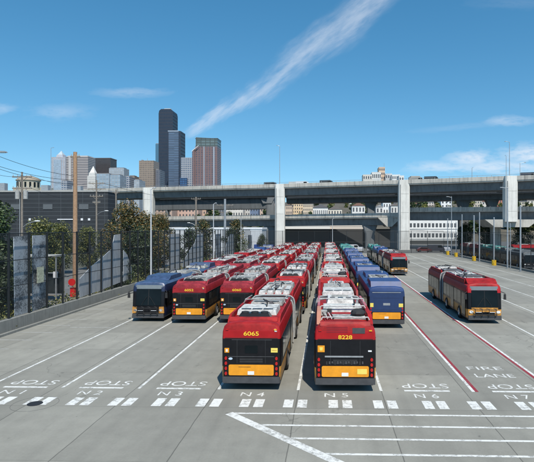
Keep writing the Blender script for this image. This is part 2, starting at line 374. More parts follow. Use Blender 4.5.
def make_bus(name, M, L, artic, rear, roof, skirt, seed=0):
    root = empty(name); rn = random.Random(seed*31+ord(roof)+int(L)); W1, W2 = ((WHITE, WHITED), (WHITED, WHITE), (WHITE, BELL))[seed % 3]; s1 = (0, .5, -.4)[seed % 3]
    secs = [(0, 7.3, False, True), (8.7, L, True, False)] if artic else [(0, L, True, True)]
    for (a, c, fr, re) in secs: body(a, c, M, fr, re, skirt, 'body', root)
    if artic:
        b = MB(); ys = [7.3+1.4*i/14 for i in range(15)]; prev = None; rings = []
        for i, y in enumerate(ys):
            k = .97 if i % 2 else .90
            ring = [(sg*w*k, y, .45+(z-.42)*.985 if z > .42 else .45) for sg, o_ in ((-1, 1), (1, -1)) for (z, w) in (ROWS[1:-1] if o_ > 0 else ROWS[1:-1][::-1])]
            rings.append(ring)
        m = len(rings[0]); vs = [p for r_ in rings for p in r_]
        b.add(vs, [(i*m+j, (i+1)*m+j, (i+1)*m+(j+1) % m, i*m+(j+1) % m) for i in range(14) for j in range(m)], BELL); b.build('bellows', root)
        for yy in (7.36, 8.64):
            b = MB(); pr = [(sg*(w+.02), z+.03) for sg, o_ in ((-1, 1), (1, -1)) for (z, w) in (ROWS[1:] if o_ > 0 else ROWS[1:][::-1])]
            for p, q in zip(pr, pr[1:]): b.tube((p[0], yy, p[1]), (q[0], yy, q[1]), .055, .055, GREY, 6)
            b.build('bellows_hoop', root)
    # side windows, doors, wheels
    axles = [3.0, 11.0, L-2.7] if artic else [3.1, L-2.7]
    if artic: axles = [3.4, 10.4, L-2.7]
    spans = [(.9, 2.25), (2.35, 3.7), (3.8, 5.15), (5.25, 6.6)]+[(9.0+1.45*i, 10.35+1.45*i) for i in range(5)] if artic else [(.9+1.45*i, 2.25+1.45*i) for i in range(6)]
    for sg in (-1, 1):
        for (a, c) in spans:
            w = round(c-a, 2)
            o = place('window', win_mesh(w), root, (1.296*sg, (a+c)/2, 0), 0 if sg > 0 else math.pi)
        o = place('window', win_mesh(1.0), root, (1.296*sg, L-1.5-(0 if sg < 0 else 0), 0), 0 if sg > 0 else math.pi) if sg < 0 else None
        for y in axles:
            place('wheel_arch', ARCH, root, (1.297*sg, y, .5), 0 if sg > 0 else math.pi)
            wh = empty('wheel', (1.10*sg, y, .48), 0 if sg > 0 else math.pi); wh.parent = root
            place('tyre', TYRE, wh, (0, 0, 0)); place('rim', RIM, wh, (.21, 0, 0))
    for y in ([L-1.15, 12.9, 5.9] if artic else [L-1.15, 6.4]):
        d = place('door', DOORM, root, (1.308, y, 0)); place('door_glass', DOORG, d, (.011, 0, 0))
    # front
    def curved(z0, z1, y0, hw, m, nm, dy=.02, par=root):
        b = MB(); n = 10; vs = []
        for zz in (z0, z1):
            for i in range(n+1):
                x = -hw+2*hw*i/n; k = abs(x/1.24)
                y = L-.30*max(0, (zz-1.1)/1.85)**1.3+dy-(.0 if k < .78 else (k-.78)*(k-.78)*8)
                vs.append((x, y, zz))
        for zz in (z0, z1):
            for i in range(n+1):
                v = vs[(0 if zz == z0 else n+1)+i]; vs.append((v[0], v[1]-.05, v[2]))
        q = [(i, i+1, n+2+i, n+1+i) for i in range(n)]; o = 2*(n+1)
        q += [(i, i+1, o+i+1, o+i) for i in range(n)]+[(n+1+i, n+2+i, o+n+2+i, o+n+1+i) for i in range(n)]+[(0, n+1, o+n+1, o), (n, 2*n+1, o+2*n+1, o+n)]
        b.add(vs, q, m); return b.build(nm, par)
    # windshield in two rows so that it follows the rake
    wsb = curved(1.22, 2.42, L, 1.17, GLASS, 'windshield')
    curved(2.44, 2.72, L, 1.12, mat('sign_glass', (.16, .18, .19), .3, var=.1), 'destination_sign')
    curved(.62, 1.18, L, 1.14, M['face'], 'front_panel', .03)
    b = MB(); b.box(-1.2, L-.12, .28, 1.2, L+.09, .6, BUMP, .02); b.build('front_bumper', root)
    b = MB(); b.box(-.72, L-.04, .64, .72, L+.052, .86, BLACK, .02); b.build('front_grille', root)
    b = MB(); b.tube((0, L+.015, 1.25), (0, L-.17, 2.40), .022, .022, DARK, 4); b.build('windshield_post', root)
    for sg in (-1, 1):
        b = MB(); b.prism([(sg*.98+.15*math.cos(a*.5236), .86+.1*math.sin(a*.5236)) for a in range(12)], 'y', L-.05, L+.045, LCLR); b.build('headlight', root)
        b = MB(); b.tube((sg*1.2, L-.35, 2.35), (sg*1.45, L+.1, 2.25), .025, .025, DARK); b.box(sg*1.42-.09, L+.05, 1.8, sg*1.42+.09, L+.15, 2.2, DARK, .02); b.build('mirror', root)
        b = MB(); b.tube((sg*.55, L+.0, 1.2), (sg*.1, L+.0, 1.9), .012, .012, DARK, 4); b.build('wiper', root)
    b = MB()      # folded bicycle rack
    for x in (-.75, -.25, .25, .75): b.path([(x, L+.1, .5), (x, L+.25, .62), (x, L+.28, 1.1), (x+.2, L+.24, 1.15)], .022, DARK)
    b.path([(-.85, L+.24, .7), (.85, L+.24, .7)], .03, DARK); b.path([(-.8, L+.28, 1.05), (.8, L+.28, 1.05)], .025, DARK)
    for x in (-.5, .5): b.tube((x-.2, L+.25, .86), (x+.2, L+.25, .86), .03, .03, METAL)
    b.build('bicycle_rack', root)
    # rear
    b = MB(); b.prism([(-1.24, -.07), (1.24, -.07), (1.27, .15), (-1.27, .15)], 'z', .34, .60, BUMP); b.build('rear_bumper', root)
    b = MB(); b.prism(ROUND(-.98, .98, .66, 1.12, .06), 'y', -.02, .03, ORANGE)
    if rear != 'B': b.box(-.55, -.028, 1.02, -.02, -.0205, 1.032, DARK)
    ep = b.build('engine_door', root)
    b = MB(); b.box(-.15, -.032, .69, .13, -.021, .84, PLATE); b.build('licence_plate', ep)
    for sg in (-1, 1):
        for i, z in enumerate((.74, .96, 1.18, 1.4)):
            b = MB(); b.prism([(sg*1.1+.055*math.cos(a*.5236), z+.075*math.sin(a*.5236)) for a in range(12)], 'y', -.035, .02, LRED); b.build('tail_light', root)
    if rear == 'A':
        b = MB(); b.prism(ROUND(-.28, .28, 1.62, 1.95, .04), 'y', -.012, .02, GLASS); b.build('rear_window', root)
        b = MB(); b.box(-1.0, -.012, 1.46, 1.0, .0, 1.485, BUMP); b.box(-.85, -.01, 2.19, .9, .0, 2.21, BUMP); b.build('panel_seam', root)
        b = MB(); b.box(-1.16, -.02, 1.64, -.96, .0, 1.84, ORANGE); b.box(-1.1, -.024, 1.68, -1.02, -.0205, 1.79, PLATE); b.build('warning_sticker', root)
        b = MB(); b.box(.86, -.02, 1.66, 1.15, .0, 1.85, LYEL); b.box(.9, -.024, 1.74, 1.11, -.0205, 1.76, AMBER); b.build('notice_sticker', root)
        b = MB(); b.prism([(-.9+.09*math.cos(a*.5236), 1.38+.05*math.sin(a*.5236)) for a in range(12)], 'y', -.02, .0, mat('oval_blue', (.45, .55, .65), .4)); b.build('round_sticker', root)
        b = MB(); b.box(1.02, -.02, 2.56, 1.06, .0, 2.68, PLATE); b.box(1.061, -.02, 2.56, 1.12, .0, 2.595, PLATE); b.build('small_letter', root)
    elif rear == 'B':
        b = MB(); b.box(-.85, -.03, 1.50, .75, .0, 1.56, METAL); b.build('grab_bar', root)
        b = MB()
        for k in range(14): b.box(-.8+k*.115, -.02, 1.18+.03*(k % 3), -.74+k*.115, .0, 1.32, BUMP if k % 3 else DARK)
        b.build('vent_grille', root)
        b = MB(); b.box(-1.15, -.02, 1.72, -.86, .0, 2.0, ORANGE); b.prism([(-1.06, 1.79), (-.95, 1.79), (-.93, 1.93), (-1.08, 1.93)], 'y', -.024, -.0205, LYEL); b.build('warning_sticker', root)
        for k in range(4):
            b = MB(); b.box(-.78, -.005, 2.56+k*.07, .1, .05, 2.59+k*.07, MARO); b.build('louvre', root)
        b = MB(); b.box(.3, -.012, 2.52, .82, .06, 2.76, BUMP); b.build('rear_display', root)
        b = MB(); b.box(.95, -.02, 1.74, 1.1, .0, 1.80, PLATE); b.build('small_sticker', root)
        b = MB(); b.box(.5, -.026, .78, .9, -.0205, 1.0, LYEL); b.build('notice_sticker', ep)
    else:
        b = MB(); b.box(-.24, -.02, 1.62, .24, .0, 1.78, METAL); b.build('number_panel', root)
        b = MB(); b.box(-1.0, -.02, 2.5, 1.0, .03, 2.54, METAL); b.build('trim_strip', root)
        b = MB(); b.box(-1.15, -.02, 1.5, -.92, .0, 1.78, LYEL); b.build('notice_sticker', root)
        b = MB(); b.box(.85, -.02, 1.5, 1.15, .0, 1.75, LYEL); b.build('notice_sticker', root)
    if rear in 'AB':
        b = MB(); b.box(-.62, -.012, 1.18, -.612, .0, 2.2, BUMP); b.build('panel_seam', root)
        b = MB(); b.box(.612, -.012, 1.18, .62, .0, 2.2, BUMP); b.build('panel_seam', root)
        b = MB(); b.box(-1.15, -.012, 2.268, 1.15, .0, 2.282, DARK); b.build('panel_seam', root)
        for k in range(5):
            b = MB(); b.box(-.5, -.012, 1.2+k*.045, .5, .0, 1.22+k*.045, BUMP if k % 2 else DARK); b.build('louvre', root)
        for sg in (-1, 1):
            b = MB(); b.box(sg*1.05-.06, -.03, 2.62, sg*1.05+.06, .03, 2.67, LRED if sg < 0 else LAMB); b.build('marker_light', root)
    # roof equipment
    F = M['roof']
    def fairing(y0, y1, h=3.26):
        for sg in (-1, 1):
            b = MB(); b.prism([(y0, 2.8), (y1, 2.8), (y1, h-.03), (y1-.15, h), (y0+.6, h), (y0+.15, 2.96)], 'x', sg*1.13-.05, sg*1.13+.05, F); b.build('roof_fairing', root)
    def unit(x0, x1, y0, y1, h, slots, m=WHITE, nm='roof_unit'):
        b = MB(); b.box(x0, y0, 2.93, x1, y1, h, m, .05, .05); u = b.build(nm, root)
        for k in range(slots):
            w = (x1-x0-.3)/slots; b = MB(); b.box(x0+.18+w*k, y0+.18, h+.0, x0+.1+w*(k+1), y0+.42, h+.02, BLACK); b.build('vent', u)
        return u
    if roof == 'A':
        fairing(.75, 7.1, 3.10); 
        b = MB(); b.prism([(.62, 2.9), (.86, 2.93), (.86, 3.05), (.78, 3.04)], 'x', -1.08, 1.08, F); b.build('rear_fairing', root)
        b = MB(); b.box(-.8, 1.15, 2.93, .72, 1.75, 3.14, BLACK, .12, .1); r_ = b.build('radiator', root)
        for x in (-.5, -.05, .4):
            b = MB(); b.tube((x, 1.45, 3.13), (x, 1.45, 3.19), .17, .17, DARK, 12); b.build('fan', r_)
        b = MB(); b.box(-1.02, .9, 2.94, 1.0, 1.10, 3.0, WHITE); b.build('roof_tray', root)
        unit(-.98, .9, 1.95, 3.9+s1*.3, 3.17, 3, W1); unit(-.3, .2, 4.0, 4.4, 3.12, 1, WHITED)
        b = MB(); b.path([(-1.1, 4.6, 3.1), (-1.0, 4.6, 3.30), (1.0, 4.6, 3.30), (1.1, 4.6, 3.1)], .028, WHITED); b.build('roof_rail', root)
        for x in (-1.02, 1.02):
            b = MB(); b.path([(x, 4.66, 3.3), (x, 6.9, 3.2)], .025, WHITED); b.build('roof_rail', root)
        unit(-.8, .9, 4.9, 6.9, 3.1, 2, W2)
        fairing(8.9, 16.9, 3.14)
        for k in range(4):
            u = unit(-.98+k*.5, -.56+k*.5, 9.3+s1*.5, 12.3+s1*.6, 3.15, 0, W1); b = MB(); b.box(-.92+k*.5, 9.8, 3.152, -.62+k*.5, 10.1, 3.17, BLACK); b.build('vent', u)
        b = MB(); b.box(-.15, 10.6, 3.155, .1, 12.0, 3.22, BELL); b.build('cable_tray', root)
        unit(-.95, .95, 12.75+s1*.5, 14.2, 3.18, 4, W2); unit(-.7, .7-s1*.3, 14.6, 15.6, 3.12, 2, W1)
        b = MB(); b.prism([(15.9, 2.93), (16.3, 3.2), (17.0, 3.18), (17.6, 2.9)], 'x', -1.1, 1.1, F); b.build('front_fairing', root)
    elif roof == 'B':
        b = MB(); b.prism([(.02, 2.84), (.3, 2.84), (.3, 3.0), (.1, 3.0)], 'x', -1.05, 1.05, F); b.build('rear_fairing', root)
        for sg, mm in ((-1, BROWNP), (1, F)):
            b = MB(); b.prism([(.3, 2.85), (3.2, 2.85), (3.2, 3.2), (.9, 3.2)], 'x', sg*1.1-.09, sg*1.1+.09, mm); b.build('roof_fairing', root)
            b = MB(); b.prism([(3.3, 2.85), (7.0, 2.85), (7.0, 3.2), (3.3, 3.25)], 'x', sg*1.12-.06, sg*1.12+.06, mat('pink_fairing', (.42, .12, .14), .5)); b.build('roof_fairing', root)
        b = MB(); b.path([(-1.0, .55, 3.0), (-.95, .55, 3.12), (1.0, .55, 3.12), (1.05, .55, 3.0)], .028, WHITE); b.build('roof_rail', root)
        b = MB(); b.box(-.55, 1.0, 2.94, .95, 1.7, 3.06, WHITED, .03); b.build('roof_tray', root)
        b = MB()
        for k in range(5): b.tube((-.82+k*.09, .8, 3.02), (-.95+k*.09, 1.75, 3.12), .025, .025, WHITE if k % 2 else DARK)
        b.build('exhaust_fins', root)
        b = MB(); b.blob((.62, 1.35, 3.18), (.33, .36, .2), DARK); b.path([(.35, 1.2, 3.3), (.9, 1.5, 3.38), (.95, 1.7, 3.1)], .03, DARK); b.build('cooling_fan', root)
        b = MB(); b.box(-.75, 1.95, 2.93, .4, 2.5, 3.02, F, .02); b.build('roof_hatch', root)
        unit(-.95, .95, 2.7, 4.1, 3.2, 0); 
        b = MB(); b.path([(-1.1, 2.6, 3.1), (-1.0, 2.6, 3.3), (1.0, 2.6, 3.3), (1.1, 2.6, 3.1)], .028, WHITE); b.build('roof_rail', root)
        b = MB(); b.path([(-1.15, 4.4, 3.1), (-1.1, 4.4, 3.4), (1.1, 4.4, 3.4), (1.15, 4.4, 3.1)], .03, WHITE); b.build('roof_rail', root)
        b = MB(); b.box(-.75, 4.9, 2.93, .75, 6.9, 3.28, WHITE, .1, .1); u = b.build('roof_unit', root)
        for x in (-.42, 0, .42):
            b = MB(); b.box(x-.13, 5.3, 3.27, x+.13, 5.8, 3.295, BLACK if x == 0 else BELL); b.build('vent', u)
        b = MB()
        for k in range(6): b.box(-.45, 6.0+k*.12, 3.275, .45, 6.05+k*.12, 3.30, WHITED)
        b.build('grille', u)
        unit(-.95, .95, 9.2, 11.4+s1*.4, 3.18, 3, W1); unit(-.9, .9, 11.8+s1*.4, 13.4, 3.2, 0, W2); unit(-.6, .6, 14.2, 15.4, 3.15, 2)
        for sg in (-1, 1):
            b = MB(); b.prism([(9.0, 2.85), (16.4, 2.85), (15.9, 3.2), (9.2, 3.22)], 'x', sg*1.12-.06, sg*1.12+.06, F); b.build('roof_fairing', root)
        b = MB(); b.prism([(16.3, 2.93), (16.6, 3.2), (17.3, 3.15), (17.8, 2.85)], 'x', -1.1, 1.1, F); b.build('front_fairing', root)
    else:
        b = MB(); b.prism([(.12, 2.8), (.45, 3.26), (2.7, 3.30), (3.0, 2.93)], 'x', -1.08, 1.08, F)
        b.build('rear_hump', root)
        unit(-1.0, 1.0, 3.2, 4.6, 3.12, 3, WHITED); 
        y = 9.2 if artic else 5.2
        unit(-.8, .8, y, y+1.6, 3.16, 2, WHITED if roof == 'C' else WHITE)
        b = MB(); b.prism([(L-5.6, 2.93), (L-5.2, 3.22), (L-2.6, 3.22), (L-2.0, 2.93)], 'x', -.95, .95, F if roof == 'C' else WHITED); b.build('front_hump', root)
    for k in range(14 if artic else 8):
        y = rn.uniform(1.9, L-2.2)
        if artic and 6.6 < y < 9.4: continue
        x = rn.choice([-1, 1])*rn.uniform(.3, .95); h = rn.uniform(3.02, 3.22); q = rn.uniform(.06, .17)
        b = MB(); b.box(x-q, y-q*1.6, 2.94, x+q, y+q*1.6, h, rn.choice([DARK, WHITED, BELL, METAL, WHITE]), .02, .03); b.build('roof_box', root)
    for k in range(4 if artic else 2):
        y = rn.uniform(1.6, 3.5) if k == 0 else rn.uniform(9.3, L-4) if artic else rn.uniform(3.5, L-3.5); x = rn.uniform(-.6, .6)
        b = MB(); b.path([(x, y, 3.0), (x+.05, y+.3, 3.36), (x+rn.uniform(-.4, .4), y+1.6, 3.34), (x+.2, y+1.9, 3.05)], .035, rn.choice([DARK, METAL, BELL])); b.build('roof_pipe', root)
    for sg in (-1, 1):
        b = MB(); b.box(sg*1.305-.006, .3, 2.262, sg*1.305+.006, 7.2 if artic else L-1, 2.285, DARK); b.build('rain_gutter', root)
    return root
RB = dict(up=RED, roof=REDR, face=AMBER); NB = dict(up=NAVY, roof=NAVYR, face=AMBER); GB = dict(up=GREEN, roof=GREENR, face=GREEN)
protoA = make_bus('articulated_bus', RB, 18.3, True, 'A', 'A', AMBER)
protoB = make_bus('articulated_bus', RB, 18.3, True, 'B', 'B', AMBER)
MAR = dict(up=mat('bus_red_faded', (.28, .015, .02), .5, var=.3, scale=1.5, spec=.3), roof=mat('bus_roof_red_faded', (.26, .025, .035), .6, var=.6, scale=2, spec=.2), face=AMBER)
VA = [protoA, make_bus('articulated_bus', MAR, 18.3, True, 'A', 'A', AMBER, 1), make_bus('articulated_bus', RB, 18.3, True, 'A', 'A', AMBER, 2)]
VB = [protoB, make_bus('articulated_bus', MAR, 18.3, True, 'B', 'B', AMBER, 1)]

protoN = make_bus('articulated_bus', NB, 18.3, True, 'C', 'C', AMBER)
protoN1 = make_bus('articulated_bus', dict(up=NAVYD, roof=mat('bus_roof_steel', (.045, .075, .15), .4, var=.5), face=BLACK), 18.3, True, 'C', 'C', NAVYD)
for sg in (-1, 1):
    b = MB(); b.box(min(sg*.82, sg*1.2), 18.2, .64, max(sg*.82, sg*1.2), 18.345, 1.12, AMBER, .02); b.build('corner_panel', protoN1)
protoD = make_bus('city_bus', NB, 12.2, False, 'C', 'C', NAVYD)
# its rear is navy all over apart from the orange door
b = MB(); b.prism(ROUND(-1.17, 1.17, 1.16, 2.3, .05), 'y', -.012, .03, NAVY); b.build('rear_panel', protoD)
for z in (1.3, 2.12):
    b = MB(); b.box(-.9, -.016, z, .9, -.0125, z+.015, NAVYD); b.build('panel_seam', protoD)
protoK = make_bus('city_bus', dict(up=mat('bus_charcoal', (.03, .035, .04), .4), roof=mat('bus_roof_charcoal', (.10, .11, .115), .6, var=.5), face=BLACK), 12.2, False, 'C', 'C', BLACK)
protoG = make_bus('city_bus', GB, 12.2, False, 'C', 'C', GREEN)
bpy.context.view_layer.update()
used = {}
ALLB = []
VK = [0]
def bus(proto, x, y, facing, label, cat, group, number=None, rz=0., num_z=2.42):
    """facing=+1 front away from the camera, y = near end"""
    if proto is protoA and used.get(protoA.name): VK[0] += 1; proto = VA[(VK[0]*2+VK[0]//3) % 3]
    elif proto is protoB and used.get(protoB.name): VK[0] += 1; proto = VB[VK[0] % 2]
    if used.get(proto.name): o = copy_tree(proto)
    else: o = proto; used[proto.name] = 1; KIDS(o); [KIDS(k) for k in KIDS(o)]; PENDING.append(proto)
    L = 12.2 if proto in (protoD, protoG, protoK) else 18.3
    if facing > 0: o.location = (x, y, 0); o.rotation_euler.z = rz
    else: o.location = (x-math.sin(-rz)*-L if False else x-L*math.sin(rz), y+L*math.cos(rz), 0); o.rotation_euler.z = math.pi+rz
    tag(o, label, cat, group)
    if number: NUMS.append((o, number, num_z))
    ALLB.append(o); return o
NUMS, PENDING = [], []
GR = 'buses parked in rows across the yard'
ords = ['first', 'second', 'third', 'fourth', 'fifth', 'sixth', 'seventh']
j = lambda s=.05: random.uniform(-s, s)
bus(protoA, -3.33, 21.6, 1, 'red articulated bus with yellow number 6065 on its rear, front of its row', 'bus', GR, '6065', num_z=2.47)
for i in range(1, 6):
    bus(protoA, -3.1+j(.12), 21.6+19.15*i+j(.25), 1, 'red articulated bus, %s in the row behind the bus numbered 6065' % ('next one' if i == 1 else ords[i-1]), 'bus', GR, rz=R(j(.4)))
bus(protoB, .74, 21.5, 1, 'red articulated bus with orange number 8228 on its rear, front of its row', 'bus', GR, '8228', num_z=2.36, rz=R(.7)).scale.x = 1.03
for i in range(1, 6):
    bus(protoB, .6+j(.12), 21.5+19.3*i+j(.25), 1, 'red articulated bus, %s in the row behind bus 8228' % ('next one' if i == 1 else ords[i-1]), 'bus', GR, rz=R(j(.4)))
bus(protoA, -10.25, 36.6, 1, 'red articulated bus numbered 6052, rear end beside the navy bus front', 'bus', GR, '6052', num_z=2.47)
for i in range(1, 5):
    bus(protoA, -10.1+j(.12), 36.6+19.2*i+j(.25), 1, 'red articulated bus, %s in the row behind the bus numbered 6052' % ('next one' if i == 1 else ords[i-1]), 'bus', GR)
bus(protoA, -6.75, 36.8, 1, 'red articulated bus numbered 6060, between bus 6052 and bus 6065', 'bus', GR, '6060', num_z=2.47)
for i in range(1, 5):
    bus(protoA, -6.6+j(.12), 36.8+19.2*i+j(.25), 1, 'red articulated bus, %s in the row behind the bus numbered 6060' % ('next one' if i == 1 else ords[i-1]), 'bus', GR)
bus(protoN1, -13.55, 37.3, -1, 'dark navy articulated bus facing the camera, leftmost of the parked buses', 'bus', GR, rz=R(.3))
bus(protoA, -13.4, 56.8, -1, 'red articulated bus facing the camera right behind the leftmost navy bus', 'bus', GR)
bus(protoA, -13.5, 76.2, -1, 'red articulated bus, second behind the leftmost navy bus', 'bus', GR)
bus(protoN, -13.4, 95.6, -1, 'navy articulated bus at the far end of the leftmost row', 'bus', GR)
for i in range(5):
    bus(protoD, 4.05+j(.12), 35.4+13.0*i+j(.2), 1, ['navy blue city bus with orange rear door, nearest in the blue row', 'navy blue city bus, next one behind the nearest blue bus', 'navy blue city bus, third from the near end of the blue row', 'navy blue city bus, fourth from the near end of the blue row', 'navy blue city bus just before the teal bus of its row'][i], 'bus', GR)
bus(protoG, 4.1, 100.4, 1, 'teal roofed city bus right behind the five navy blue buses', 'bus', GR)
bus(protoG, 4.0, 113.4, 1, 'teal city bus at the far end of the blue row', 'bus', GR)
o = bus(protoA, 11.55, 37.2, -1, 'red articulated bus with amber front driving alone in the right hand lane', 'bus', None, rz=R(-1.2)); o.scale.y = .88; o.location = (11.55+18.3*.88*math.sin(R(1.2)), 37.2+18.3*.88*math.cos(R(1.2)), 0)
bus(protoA, 10.55, 74.5, -1, 'red articulated bus with amber front at the head of the short far row', 'bus', GR)
bus(protoD, 10.6, 94.5, -1, 'dark navy city bus behind the red bus of the short far row', 'bus', GR)
bus(protoG, 10.6, 108, -1, 'green city bus at the back of the short far row', 'bus', GR)
G2 = 'buses behind the right hand fence'
bus(protoG, XA(502, 106), 106, -1, 'dark green bus behind the right fence, left of the teal one', 'bus', G2)
bus(protoG, XA(518, 95), 95, -1, 'teal green bus behind the right fence, nearest to the tall lamp pole', 'bus', G2)
bus(protoK, XA(531, 86), 86, -1, 'dark grey bus behind the right fence at the edge of the picture', 'bus', G2)
bus(protoA, XA(486, 118), 118, -1, 'red bus behind the right fence, leftmost of the buses there', 'bus', G2)
o = bus(protoA, 0, 0, 1, 'long red bus parked crosswise behind the teal buses at far right', 'bus', G2); o.location = (XA(511, 122), 122, 0); o.rotation_euler.z = R(-84)
for (o, n, z) in NUMS:
    me = text_mesh(n, .18 if n == '6065' else .17, .66 if n != '8228' else .58, .006, m=NUMY, name='fleet_number', bold=.012)
    t = place('fleet_number', me, o, (0, -.01 if z > 2.45 else -.012, z)); t.rotation_euler = (R(90), 0, 0)
    t.location.y = -.008
# ------------------------------------------------------------------ vehicles on roads
def car_mesh(col, van=False):
    m = mat('car_%.2f_%.2f_%.2f' % col, col, .3); b = MB()
    if van: pts = [(-2.4, .3), (2.4, .3), (2.45, 1.0), (2.1, 1.25), (1.6, 2.0), (1.3, 2.1), (-2.4, 2.1), (-2.45, .9)]
    else: pts = [(-2.2, .3), (2.2, .3), (2.25, .7), (1.2, .92), (.55, 1.4), (-1.1, 1.42), (-1.75, .98), (-2.2, .9)]
    b.prism(pts, 'y', -.88, .88, m); g = MB()
    if van: g.prism([(.5, 1.3), (1.85, 1.3), (1.5, 1.9), (.5, 1.9)], 'y', -.89, .89, GLASS)
    else: g.prism([(-1.5, .97), (1.0, .95), (.5, 1.35), (-1.05, 1.37)], 'y', -.89, .89, GLASS)
    w = MB()
    w.prism([(.33*math.cos(a*.5236), .33*math.sin(a*.5236)) for a in range(12)], 'y', -.1, .1, DARK)
    return b.mesh('body'), g.mesh('window_band'), w.mesh('wheel'), van
CARS = {}
def car(x, y, z, rz, col, van, label, group):
    k = (col, van)
    if k not in CARS: CARS[k] = car_mesh(col, van)
    bo, gl, wh, v = CARS[k]; r_ = empty('van' if van else 'car', (x, y, z), rz); tag(r_, label, 'van' if van else 'car', group)
    place('body', bo, r_, (0, 0, 0)); place('windows', gl, r_, (0, 0, .003))
    for sx in (-1.4, 1.4):
        for sy in (-.84, .84): place('wheel', wh, r_, (sx, sy, .33))
# ------------------------------------------------------------------ viaducts
VP_ = [(-60, 215), (60, 203), (147, 190), (280, 176), (404, 162), (512, 150), (640, 138)]
VPT = [(XA(px, Y), Y) for px, Y in VP_]
def vy(x):                                  # distance of the viaduct's near face at x
    for (x0, y0), (x1, y1) in zip(VPT, VPT[1:]):
        if x <= x1: return y0+(y1-y0)*(x-x0)/(x1-x0)
    return y1
def along(px, dY=0):                        # point on the viaduct line (shifted back by dY) seen at px
    x = XA(px, 170)
    for _ in range(8): Y = vy(x)+dY; x = XA(px, Y)
    return x, Y
JOINT = mat('joint_dark', (.10, .10, .095), .9)
def deck(name, p0, p1, dY, wid, zt0, zt1, para, gd, lab, mats=(CONC, CONCD, CONC), grp=None, slope_in=1.3, rail=False):
    root = empty(name, (0, 0, 0)); tag(root, lab, 'viaduct', grp)
    N = 10; xs_ = [p0+(p1-p0)*i/N for i in range(N+1)]
    P = [along(px, dY)+(zt0+(zt1-zt0)*i/N,) for i, px in enumerate(xs_)]
    def ribbon(prof, nm, m):
        b = MB(); k = len(prof)
        vs = [(x, y+d, z+h) for (x, y, z) in P for (d, h) in prof]
        b.add(vs, [(i*k+q, (i+1)*k+q, (i+1)*k+(q+1) % k, i*k+(q+1) % k) for i in range(N) for q in range(k)]+[tuple(range(k)), tuple(range(N*k, N*k+k))], m); return b.build(nm, root)
    ribbon([(0, 0), (.35, 0), (.35, -para), (0, -para)], 'parapet', mats[0])
    ribbon([(wid-.35, 0), (wid, 0), (wid, -para), (wid-.35, -para)], 'parapet', mats[0])
    ribbon([(.12, -para-.01), (wid-.12, -para-.01), (wid-.2, -para-.4), (.2, -para-.4)], 'road_slab', mats[2])
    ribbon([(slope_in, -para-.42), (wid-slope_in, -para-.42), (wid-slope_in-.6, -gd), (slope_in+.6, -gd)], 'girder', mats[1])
    for i in range(N):
        for q in range(3):
            t_ = (i+q/3)/N; a = P[i]; c = P[i+1]; f_ = q/3; x = a[0]+(c[0]-a[0])*f_; y = a[1]+(c[1]-a[1])*f_; z = a[2]+(c[2]-a[2])*f_
            b = MB(); b.box(-.05, -.012, -para, .05, .0, .01, JOINT); b.build('joint', root, (x, y, z))
            if q == 1: b = MB(); b.tube((0, .1, -para), (0, 1.1, -para-1.2), .09, .09, CONCD, 6); b.build('drain_pipe', root, (x, y, z))
    if rail:
        b = MB(); b.path([(x, y+.18, z+.45) for x, y, z in P], .05, METAL, 5); b.build('handrail', root)
        for i in range(N):
            for q in range(4):
                a = P[i]; c = P[i+1]; f_ = q/4; b = MB(); b.box(-.05, .13, 0, .05, .23, .45, METAL); b.build('rail_post', root, (a[0]+(c[0]-a[0])*f_, a[1]+(c[1]-a[1])*f_, a[2]+(c[2]-a[2])*f_))
    return root, P
def column(root, px, dY, w, z0, z1, m, dep=3.0, flare=0., nm='column'):
    x, y = along(px, dY); hw = w/2
    b = MB()
    ch = .35
    def ringp(hw, dp): return [(-hw+ch, -dp/2), (hw-ch, -dp/2), (hw, -dp/2+ch), (hw, dp/2-ch), (hw-ch, dp/2), (-hw+ch, dp/2), (-hw, dp/2-ch), (-hw, -dp/2+ch)]
    st = [(z0, hw, dep), (z1-(3 if flare else 0), hw, dep), (z1, hw+flare, dep)]; vs = []
    for z, h_, dp in st: vs += [(x+a, y+c+dep/2, z) for a, c in ringp(h_, dp)]
    b.add(vs, [(i*8+q, i*8+(q+1) % 8, (i+1)*8+(q+1) % 8, (i+1)*8+q) for i in range(2) for q in range(8)]+[tuple(range(8)), tuple(range(16, 24))], m); return b.build(nm, root)
def capbeam(root, px, dY, x0, x1, z0, z1, dep, m, taper=1.5):
    x, y = along(px, dY); b = MB()
    b.prism([(x+x0+taper, z0), (x+x1-taper, z0), (x+x1, z1), (x+x0, z1)], 'y', y, y+dep, m); return b.build('crossbeam', root)
up, UP = deck('viaduct', 52, 620, 0, 13, 22.75, 22.5, 1.25, 4.0, 'upper concrete viaduct carrying cars on tall white columns', rail=True)
for px, w in ((147.5, 3.9), (279.7, 3.4), (404.5, 3.5), (512, 3.6)):
    b0 = -.05; column(up, px, -.6, w, 8.9 if px > 500 else 0, 22.55, CONCW, 3.2)
    x, y = along(px, -.6); b = MB(); b.tube((x-w*.36, y-.06, 9 if px > 500 else .3), (x-w*.36, y-.06, 21), .09, .09, CONCD, 6); b.build('drain_pipe', up)
    for z in (6., 12., 18.):
        if z > 9 or px < 500: b = MB(); b.box(x-w/2+.38, y-.006, z-.03, x+w/2-.38, y+.0, z+.03, JOINT); b.build('joint', up)
    # the deck stands on a crossbeam behind each column
    capbeam(up, px, 2.6, -3.5, 3.5, 18.4, 20.6, 8, CONCD, 1.6)
column(up, 60, 2, 3.4, 0, 19, CONCD, 3.2)
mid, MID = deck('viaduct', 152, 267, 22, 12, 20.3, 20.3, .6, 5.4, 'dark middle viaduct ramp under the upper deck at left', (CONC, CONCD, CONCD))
for px, w in ((166.5, 1.3), (270, 3.2)): column(mid, px, 24, w, 0, 16 if px < 200 else 19, CONCD, 2.5)
